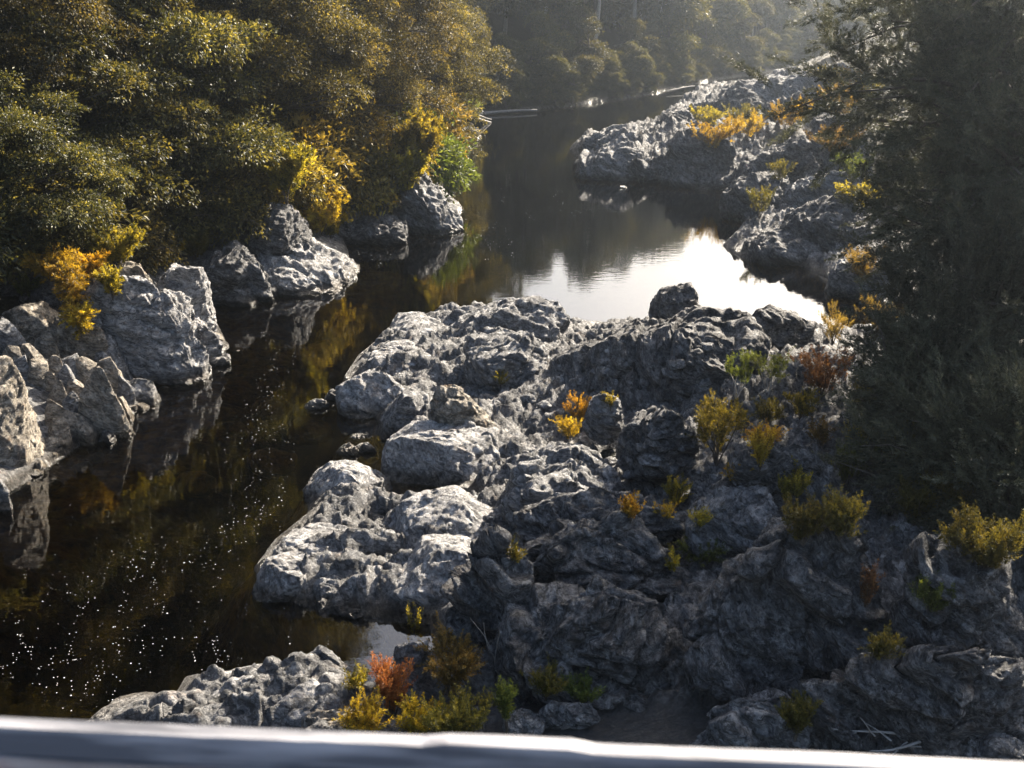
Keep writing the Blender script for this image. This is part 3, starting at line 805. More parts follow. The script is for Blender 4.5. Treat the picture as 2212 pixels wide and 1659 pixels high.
# ------------------------------------------------------------------ vegetation
dg = bpy.context.evaluated_depsgraph_get()
river_obj = bpy.data.objects["river"]
def hit(u, v):
    """First rock or ground surface on a pixel's sight line."""
    d = Vector(ray(u, v)).normalized()
    o = Vector(CAM)
    for _ in range(4):
        ok, loc, n, i, ob, mw = scene.ray_cast(dg, o, d)
        if not ok:
            return at(u, v)
        if ob.name == "river":
            o = loc + d * 0.01
            continue
        return np.array(loc)
    return at(u, v)

def unit(v):
    return v / (np.linalg.norm(v, axis=-1, keepdims=True) + 1e-9)

def leaf_quads(P, A, Nn, Ln, Wd, tint):
    """One folded rhombic leaf per row."""
    S = unit(np.cross(A, Nn))
    Nn = np.cross(S, A)
    mid = P + A * (Ln * 0.45)[:, None]
    up = Nn * (Ln * 0.10)[:, None]
    V = np.stack([P, mid + S * (Wd / 2)[:, None] + up, P + A * Ln[:, None], mid - S * (Wd / 2)[:, None] + up], 1).reshape(-1, 3)
    F = np.arange(len(P) * 4, dtype=np.int32).reshape(-1, 4)
    return V, F, np.repeat(tint, 4)

def shell_points(r_, blob, n, lo=0.6, low=-0.65):
    """Points and outward directions in the outer shell of an ellipsoid, few underneath."""
    c, rad = np.array(blob[:3]), np.array(blob[3:6])
    D = unit(r_.normal(size=(n * 3, 3)))
    D = D[D[:, 2] > low + r_.uniform(-.2, .2, len(D))][:n]
    lump = 1 + 0.95 * noise(D * 2.0 + c * 3.7) + 0.6 * noise(D * 4.5 + c)
    rr = r_.uniform(lo, 1.0, len(D)) ** 0.8 * lump
    P = c + D * rad * rr[:, None]
    return P, unit(D / rad)

def spray_crown(blobs, sprays, leaves, L_leaf, W_leaf, R=0.75, seed=0, flat=0.25, droop=0.0):
    """Foliage of leaf sprays laid out in layers (beech, broadleaf)."""
    r_ = np.random.default_rng(seed)
    Vs, Fs, Ts, C, o = [], [], [], [], 0
    tot = sum(b[3] * b[4] + b[4] * b[5] + b[3] * b[5] for b in blobs)
    for b in blobs:
        n = max(6, int(sprays * (b[3] * b[4] + b[4] * b[5] + b[3] * b[5]) / tot))
        P, O = shell_points(r_, b, n)
        C.append(P[:: max(1, len(P) // 7)])
        n = len(P)
        nn = unit(O * 0.5 + np.array([0, 0, 0.62]) + r_.normal(size=(n, 3)) * 0.25)
        t1 = unit(np.cross(nn, r_.normal(size=(n, 3)))); t2 = np.cross(nn, t1)
        k = leaves
        rs = r_.uniform(0.6, 1.25, n) * R
        a = r_.uniform(0, 2 * math.pi, (n, k)); q = np.sqrt(r_.uniform(0, 1, (n, k))) * rs[:, None]
        off = t1[:, None] * (np.cos(a) * q)[..., None] + t2[:, None] * (np.sin(a) * q)[..., None]
        off = off + nn[:, None] * (r_.normal(size=(n, k)) * flat * rs[:, None] * 0.5 - 0.35 * q * q / rs[:, None] * (0.6 + droop))[..., None]
        pos = (P[:, None] + off).reshape(-1, 3)
        ax = unit(off.reshape(-1, 3) * 1.2 + np.repeat(O, k, 0) * 0.5 + r_.normal(size=(n * k, 3)) * 0.45 - np.array([0, 0, 0.15 + droop]))
        ln = unit(np.repeat(nn, k, 0) + r_.normal(size=(n * k, 3)) * 0.75)
        Ln = L_leaf * r_.uniform(0.6, 1.3, n * k); Wd = W_leaf * r_.uniform(0.7, 1.25, n * k)
        tint = np.clip(np.repeat(r_.uniform(0.05, 0.8, n), k) + r_.normal(size=n * k) * 0.16, 0, 1)
        V, F, T = leaf_quads(pos, ax, ln, Ln, Wd, tint)
        Vs.append(V); Fs.append(F + o); Ts.append(T); o += len(V)
    return np.concatenate(Vs), np.concatenate(Fs), np.concatenate(Ts), np.concatenate(C)

def plume_foliage(P, O, k, l_twig, L_leaf, W_leaf, r_, spread=0.75):
    """Fine-leaved twigs: narrow leaves all along a straight-ish twig."""
    n = len(P)
    s = r_.uniform(0.0, 1.0, (n, k))
    lt = l_twig * r_.uniform(0.55, 1.3, n)
    side = unit(np.cross(O, r_.normal(size=(n, 3))))
    bend = side * (lt * r_.uniform(-.25, .25, n))[:, None]
    pos = P[:, None] + O[:, None] * (s * lt[:, None])[..., None] + bend[:, None] * (s * s)[..., None]
    rd = r_.normal(size=(n, k, 3))
    rd = unit(rd - (rd * O[:, None]).sum(-1, keepdims=True) * O[:, None])
    pos = pos + rd * (lt[:, None] * 0.10 * (1 - s) * r_.uniform(0, 1, (n, k)))[..., None]
    ax = unit(O[:, None] * 0.75 + rd * spread).reshape(-1, 3)
    pos = pos.reshape(-1, 3)
    nn = unit(np.cross(ax, r_.normal(size=ax.shape)))
    Ln = L_leaf * r_.uniform(0.6, 1.35, n * k); Wd = W_leaf * r_.uniform(0.7, 1.3, n * k)
    tint = np.clip(np.repeat(r_.uniform(0.1, 0.9, n), k) + r_.normal(size=n * k) * 0.15, 0, 1)
    return leaf_quads(pos, ax, nn, Ln, Wd, tint)

def curve(a, b, r_, n=7, wob=0.12, sag=0.0):
    a, b = np.asarray(a, float), np.asarray(b, float)
    t = np.linspace(0, 1, n)[:, None]
    p = a + (b - a) * t
    d = np.linalg.norm(b - a)
    p += np.sin(t * math.pi) * r_.normal(size=3) * d * wob + np.sin(t * 2 * math.pi) * r_.normal(size=3) * d * wob * 0.4
    p[:, 2] += (np.sin(t * math.pi) * sag * d)[:, 0]
    return p

def limbs(base, top, targets, r_, r0, n_side=7):
    """A tapered, slightly crooked trunk with limbs that reach the targets."""
    tr_ = curve(base, top, r_, 9, 0.05)
    parts = [tube(tr_, np.linspace(r0, r0 * 0.25, 9), n_side)]
    for tg in targets:
        k = int(np.clip(np.searchsorted(tr_[:, 2], tg[2] - 0.35 * np.linalg.norm(tg[:2] - tr_[4, :2])), 2, 7))
        l = curve(tr_[k], tg, r_, 6, 0.10, 0.05)
        ra = r0 * (0.5 - 0.03 * k)
        parts.append(tube(l, np.linspace(ra, max(0.012, ra * 0.22), 6), 5))
    return join(parts)

def tree(name, blobs, loc, height, label, cat, mat, bark, seed, sprays=330, leaves=70, L_leaf=0.15, W_leaf=0.075, R=0.75, r0=0.17, group=None, flat=0.25):
    r_ = np.random.default_rng(seed)
    V, F, T, C = spray_crown(blobs, sprays, leaves, L_leaf, W_leaf, R, seed, flat)
    root = empty(name, loc)
    tag(root, label, cat, group)
    mesh_object("crown", V, F, M[mat], root, {"tint": T})
    tops = max(b[2] for b in blobs)
    tv, tf = limbs((0, 0, -0.6), (r_.normal() * .3, r_.normal() * .3, tops), C, r_, r0)
    mesh_object("trunk", tv, tf, M[bark], root, smooth=True)
    return root

def copy_tree(o, loc, rz, s, label=None, group=None, sz=None):
    c = o.copy(); col.objects.link(c)
    c.location = tuple(float(q) for q in loc); c.rotation_euler = (0, 0, rz); c.scale = (s, s, sz or s)
    if label: c["label"] = label
    if group: c["group"] = group
    for ch in list(o.children):
        k = ch.copy(); col.objects.link(k); k.parent = c
    return c

def layered(seed, h, w, n, lo):
    """Blobs of a crown in layers, from height lo*h up to h."""
    r_ = np.random.default_rng(seed)
    out = []
    for i in range(n):
        f = lo + (1 - lo) * (i + .5) / n
        wr = w * math.sin(math.pi * (0.18 + 0.72 * (f - lo) / (1 - lo)))
        a = i * 2.4 + r_.uniform(-.5, .5)
        d = wr * r_.uniform(0.35, 0.8)
        out.append((math.cos(a) * d, math.sin(a) * d, f * h, wr * r_.uniform(.42, .7), wr * r_.uniform(.42, .7), h * r_.uniform(.06, .10)))
    return out

# prototypes are placed as the first tree of their kind, the rest are copies of them
def left_base(u, y):
    z = 4.0
    for _ in range(4):
        x = (u - CU) / FPX * (y * cP + (CAMZ - z - 3) * sP)
        z = float(hgt(x, y)[0])
    return np.array([x, y, z - 0.1])

protos = {}
KIND = {'beech_a': dict(blobs=layered(1, 10, 3.6, 15, .18), sprays=900, leaves=85, mat='beech', R=.52, L_leaf=.12, W_leaf=.06),
        'beech_b': dict(blobs=layered(2, 11, 3.3, 14, .22), sprays=900, leaves=85, mat='beech', R=.55, L_leaf=.12, W_leaf=.06),
        'broad': dict(blobs=layered(3, 8, 3.3, 11, .15), sprays=800, leaves=75, mat='bushy', R=.5, L_leaf=.14, W_leaf=.07),
        'beech_c': dict(blobs=layered(4, 12, 3.1, 15, .18), sprays=880, leaves=85, mat='beech', R=.5, L_leaf=.12, W_leaf=.06)}
KIND_H = {'beech_a': 10, 'beech_b': 11, 'broad': 8, 'beech_c': 12}
def put_tree(kind, loc, h, rz, label, group=None, name="beech_tree"):
    if kind not in protos:
        o = tree(name, loc=loc, height=h, label=label, cat="tree", bark='bark', seed=hash(kind) % 1000 if False else len(protos) + 50, group=group, **KIND[kind])
        protos[kind] = o
        s = h / KIND_H[kind]
        o.scale = (s, s, s); o.rotation_euler = (0, 0, rz)
        return o
    s = h / KIND_H[kind]
    o = copy_tree(protos[kind], loc, rz, s, label, group)
    o.name = name
    if not group and "group" in o: del o["group"]
    return o

front = [
 (935, 66, 10.5, 'beech_a', "golden sunlit beech leaning over the river at the right end of the left forest"),
 (845, 58, 12, 'beech_b', "tall beech with a glowing layered crown, second from the right end of the left forest"),
 (760, 54, 11, 'beech_c', "beech in half light above the golden slope of the middle headland"),
 (660, 52, 12, 'beech_a', "dark beech above the dome rock with a shaded hollow beneath"),
 (560, 48, 12.5, 'beech_b', "big shaded beech in mid forest whose upper right branches catch the sun"),
 (470, 46, 11, 'beech_c', "dark slender beech left of the big half-lit beech"),
 (360, 42, 10, 'broad', "dull green broadleaf tree standing over the sunlit cliff"),
 (265, 43, 12, 'beech_a', "brownish beech with bare pale branches showing at its top left"),
 (150, 38, 9, 'broad', "bright green broadleaf tree lit on its right side near the left edge"),
 (40, 37, 10, 'beech_b', "dark beech filling the top left corner"),
 (-70, 36, 10, 'beech_c', "dim tree half cut off by the left edge"),
 (985, 92, 9.5, 'beech_c', "blue-green tree at the farthest left bend, hanging over the fallen logs"),
 (915, 80, 12, 'beech_a', "golden beech behind the far left headland"),
 (60, 33, 6, 'broad', "low leafy tree over the boulder pile at the left edge"),
]
for n, (u, y, h, kd, lab) in enumerate(front):
    put_tree(kd, left_base(u, y), h, n * 1.3, lab, None, "broadleaf_tree" if kd == 'broad' else "beech_tree")

# bare pale limbs on the brownish beech
bb = [o for o in bpy.data.objects if o.get("label", "").startswith("brownish beech")][0]
bt = []
for (a, b_, q) in (((-.6, -2.6, 6.6), (-2.0, -3.4, 8.6), .05), ((-1.3, -3.0, 7.6), (-.9, -3.6, 8.9), .03), ((.3, -2.6, 6.2), (1.4, -3.4, 8.2), .05), ((.9, -3.0, 7.3), (2.3, -3.2, 7.9), .03), ((-1.7, -3.3, 8.1), (-2.6, -3.4, 8.3), .02)):
    bt.append(tube(curve(a, b_, np.random.default_rng(int(q * 1000) + 3), 7, .08), np.linspace(q, q * .35, 7), 6))
bv, bf_ = join(bt)
mesh_object("bare_branch", bv, bf_, M['palebark'], bb, smooth=True)

# the forest behind the front row
r_ = np.random.default_rng(77)
placed = [tuple(left_base(u, y)[:2]) for u, y, *_ in front]
kinds = list(KIND)
cnt = 0
for _ in range(6000):
    if cnt >= 115: break
    y = r_.uniform(30, 120); az = r_.uniform(-36, -3)
    x = y * math.tan(math.radians(az))
    dl = poly_sd(np.array([x]), np.array([y]), LEFT)[0]
    if dl < 4.5 or dl > 34: continue
    if min((x - a) ** 2 + (y - b) ** 2 for a, b in placed) < 3.7 ** 2: continue
    placed.append((x, y))
    put_tree(kinds[int(r_.integers(4))], (x, y, float(hgt(x, y)[0]) - .1), r_.uniform(17, 21) if -17 < az < -7.8 and dl < 20 else r_.uniform(10, 15), r_.uniform(0, 6.28),
             "shaded forest tree on the steep left bank behind the front row of trees", "trees deeper in the left bank forest", "forest_tree")
    cnt += 1

# the hazy forest across the far end of the river
far_kind = {}
def far_tree(loc, h, rz, s_idx, name, label, group, bark='bark'):
    key = s_idx
    if key not in far_kind:
        bl = [layered(20, 12, 3.6, 7, .35), layered(21, 13, 3.3, 7, .5), layered(22, 8, 3.4, 6, .12)][s_idx]
        o = tree(name, bl, loc, h, label, "tree", 'farleaf', 'palebark' if s_idx == 1 else 'bark', 90 + s_idx, sprays=300, leaves=60, L_leaf=.26, W_leaf=.13, R=.95, group=group, r0=.2)
        far_kind[key] = o
    else:
        o = copy_tree(far_kind[key], loc, rz, 1, label, group)
        o.name = name
    s = h / (12, 13, 8)[s_idx]
    o.scale = (s, s, s); o.rotation_euler = (0, 0, rz)
    return o
cnt = 0
for _ in range(9000):
    if cnt >= 150: break
    y = r_.uniform(100, 215); az = r_.uniform(-5, 17)
    x = y * math.tan(math.radians(az))
    dl = poly_sd(np.array([x]), np.array([y]), LEFT)[0]
    if dl < 0.8 or dl > 60: continue
    if min((x - a) ** 2 + (y - b) ** 2 for a, b in placed) < (3.4 if dl < 8 else 4.6) ** 2: continue
    placed.append((x, y))
    near = dl < 4
    k = 2 if near or r_.uniform() < .25 else int(r_.integers(2))
    if az > 9.5 and (y < 135 or dl > 25): continue
    z = float(hgt(x, y)[0])
    h = r_.uniform(4.5, 8) if near else r_.uniform(10, 16) * (.8 if az > 9 else 1.25 if az > 3 else 1)
    far_tree((x, y, z - .2), h, r_.uniform(0, 6.28), k, ("far_tree", "pale_trunked_tree", "far_bush")[k],
             ("hazy grey tree in the forest across the far end of the river", "hazy tree with a bare pale trunk in the forest across the far end",
              "hazy rounded bush at the foot of the far forest")[k],
             ("hazy trees across the far end", "pale trunked trees across the far end", "hazy bushes at the foot of the far forest")[k])
    cnt += 1
# trees on the right bank beyond the rock ridge
for n in range(26):
    y = r_.uniform(62, 150); az = r_.uniform(17.5, 33)
    x = y * math.tan(math.radians(az))
    far_tree((x, y, float(hgt(x, y)[0]) - .2), r_.uniform(7, 12), r_.uniform(0, 6.28), int(r_.integers(0, 3)), "bank_tree",
             "tree on the right bank slope, mostly hidden behind the dark foreground tree", "trees on the right bank slope")

# the big dark fine-leaved trees on the right
def kanuka(name, u, v, y, rad, label, n_twig, seed, group=None, mat='kanuka', cat="tree", base_u=None):
    r_ = np.random.default_rng(seed)
    c = at_y(u, v, y)
    bx = c[0] + (0.25 * rad[0])
    g = float(hgt(bx, y)[0])
    base = np.array([bx, y, g])
    cl = c - base
    blobs = []
    for i in range(7):
        d = unit(r_.normal(size=3)) * np.array([.5, .5, .55])
        blobs.append((*(cl + d * np.array(rad)), rad[0] * r_.uniform(.45, .65), rad[1] * r_.uniform(.45, .65), rad[2] * r_.uniform(.35, .5)))
    Vs, Fs, Ts, o, C = [], [], [], 0, []
    for b in blobs:
        G = 16
        P, O = shell_points(r_, b, n_twig // 7 // G, 0.35, -0.9)
        O = unit(O * 0.9 + np.array([-.15, -.05, .12]) + r_.normal(size=O.shape) * 0.30)
        m_ = len(P)
        sdv = unit(np.cross(O, np.array([0, 0, 1.0]) + r_.normal(size=O.shape) * .4))
        q = r_.uniform(-.3, 1.0, (m_, G)); sg = r_.choice([-1, 1], (m_, G))
        ln_ = r_.uniform(.7, 1.5, m_)
        P = (P[:, None] + O[:, None] * (q * ln_[:, None])[..., None] + sdv[:, None] * (sg * .12 * (1.1 - q))[..., None]).reshape(-1, 3)
        O = unit((O[:, None] + sdv[:, None] * (sg * .45)[..., None] + np.array([0, 0, .18]) + r_.normal(size=(m_, G, 3)) * .14).reshape(-1, 3))
        C.append(P[:: max(1, len(P) // 14)])
        V, F, T = plume_foliage(P, O, 50, 0.5, 0.085, 0.02, r_, 0.6)
        Vs.append(V); Fs.append(F + o); Ts.append(T); o += len(V)
    root = empty(name, base)
    tag(root, label, cat, group)
    mesh_object("crown", np.concatenate(Vs), np.concatenate(Fs), M[mat], root, {"tint": np.concatenate(Ts)})
    tv, tf = limbs((0, 0, -.5), (cl[0] * .8, cl[1], cl[2] + rad[2] * .5), np.concatenate(C), r_, 0.07 + 0.04 * rad[2])
    mesh_object("trunk", tv, tf, M['bark'], root, smooth=True)
    return root
kanuka("kanuka_tree", 2112, 40, 27, (4.2, 3.5, 3.8), "big dark feathery tree filling the top right corner, its twigs reaching left into the mist", 6500, 401)
kanuka("kanuka_tree", 2160, 400, 25, (3.2, 2.8, 2.6), "dark drooping fine-leaved tree below the top right one, at the right edge", 4300, 402)
kanuka("kanuka_tree", 2135, 700, 23, (2.4, 2.2, 1.9), "dull olive fine-leaved tree overhanging the bright inlet", 3300, 403)
kanuka("kanuka_tree", 2170, 960, 19.5, (2.2, 1.8, 1.5), "brownish dark thicket with bare grey twigs at the right edge, above the olive bush", 3400, 404)
kanuka("kanuka_tree", 2230, 240, 31, (4.5, 4, 4), "dark fine-leaved tree behind the others at the upper right edge", 3600, 405)

kanuka("kanuka_bush", 2085, 1010, 19, (1.3, 1.2, .9), "dusky fine-leaved bush low in the right-hand thicket, left of the bare grey twigs", 1500, 406, cat="bush")
kanuka("kanuka_bush", 1975, 840, 21.5, (1.0, 1.0, .9), "feathery olive bush sticking out left of the right-hand thicket", 1300, 407, cat="bush")
kanuka("kanuka_bush", 2195, 1140, 17.5, (1.0, .9, .7), "low dark fine-leaved bush at the right edge behind the large tan-olive one", 1200, 408, cat="bush")

# ------------------------------------------------------------------ shrubs, tufts and sprigs
def shrub(name, base, w, h, mat, label, cat="shrub", seed=1, n_twig=60, leaf=(0.045, 0.014), k=46, twig=0.26, upright=0.7, group=None, stems=6, bark='bark', open_=0.25, lean=(0, 0), broad=False):
    """Stems fanning out of one foot, fine-leaved twigs over their upper ends; w, h in metres."""
    r_ = np.random.default_rng(seed)
    root = empty(name, base)
    tag(root, label, cat, group)
    tips, parts = [], []
    for i in range(stems):
        a = i * 2.4 + r_.uniform(-.4, .4)
        q = math.sqrt((i + .5) / stems) * 0.5 * w * 0.8
        tip = np.array([math.cos(a) * q + lean[0] * h, math.sin(a) * q + lean[1] * h, h * r_.uniform(.6, .92)])
        c = curve((0, 0, -0.12), tip, r_, 7, .06)
        c[:, :2] *= (np.linspace(0, 1, 7) ** 0.8)[:, None] ** (0.4)
        parts.append(tube(c, np.linspace(0.012 * h + .006, .004, 7), 5))
        tips.append(c)
    n = n_twig
    si = r_.integers(0, stems, n)
    t = open_ + (1 - open_) * r_.uniform(0, 1, n) ** 0.7
    C = np.array(tips)
    f = t * 6; i0 = np.clip(f.astype(int), 0, 5); fr_ = (f - i0)[:, None]
    P = C[si, i0] * (1 - fr_) + C[si, i0 + 1] * fr_
    out_ = P * np.array([1, 1, 0]) + r_.normal(size=(n, 3)) * np.array([w, w, h * .4]) * 0.18
    O = unit(unit(out_) * (1 - upright) + np.array([lean[0], lean[1], upright]) + r_.normal(size=(n, 3)) * 0.28)
    P = P + out_ * 0.35 * np.array([1, 1, .5]) * r_.uniform(0, 1, (n, 1))
    P[:, 2] = np.maximum(P[:, 2], 0.02)
    if broad:
        V, F, T = plume_foliage(P, O, k, twig, leaf[0], leaf[1], r_, 1.2)
    else:
        V, F, T = plume_foliage(P, O, k, twig, leaf[0], leaf[1], r_, 0.7)
    mesh_object("foliage", V, F, M[mat], root, {"tint": T})
    sv, sf = join(parts)
    mesh_object("stem", sv, sf, M[bark], root, smooth=True)
    return root

def px_m(p):
    """Metres per photograph pixel at a world point."""
    return ((np.asarray(p) - CAM) @ FWD) / FPX

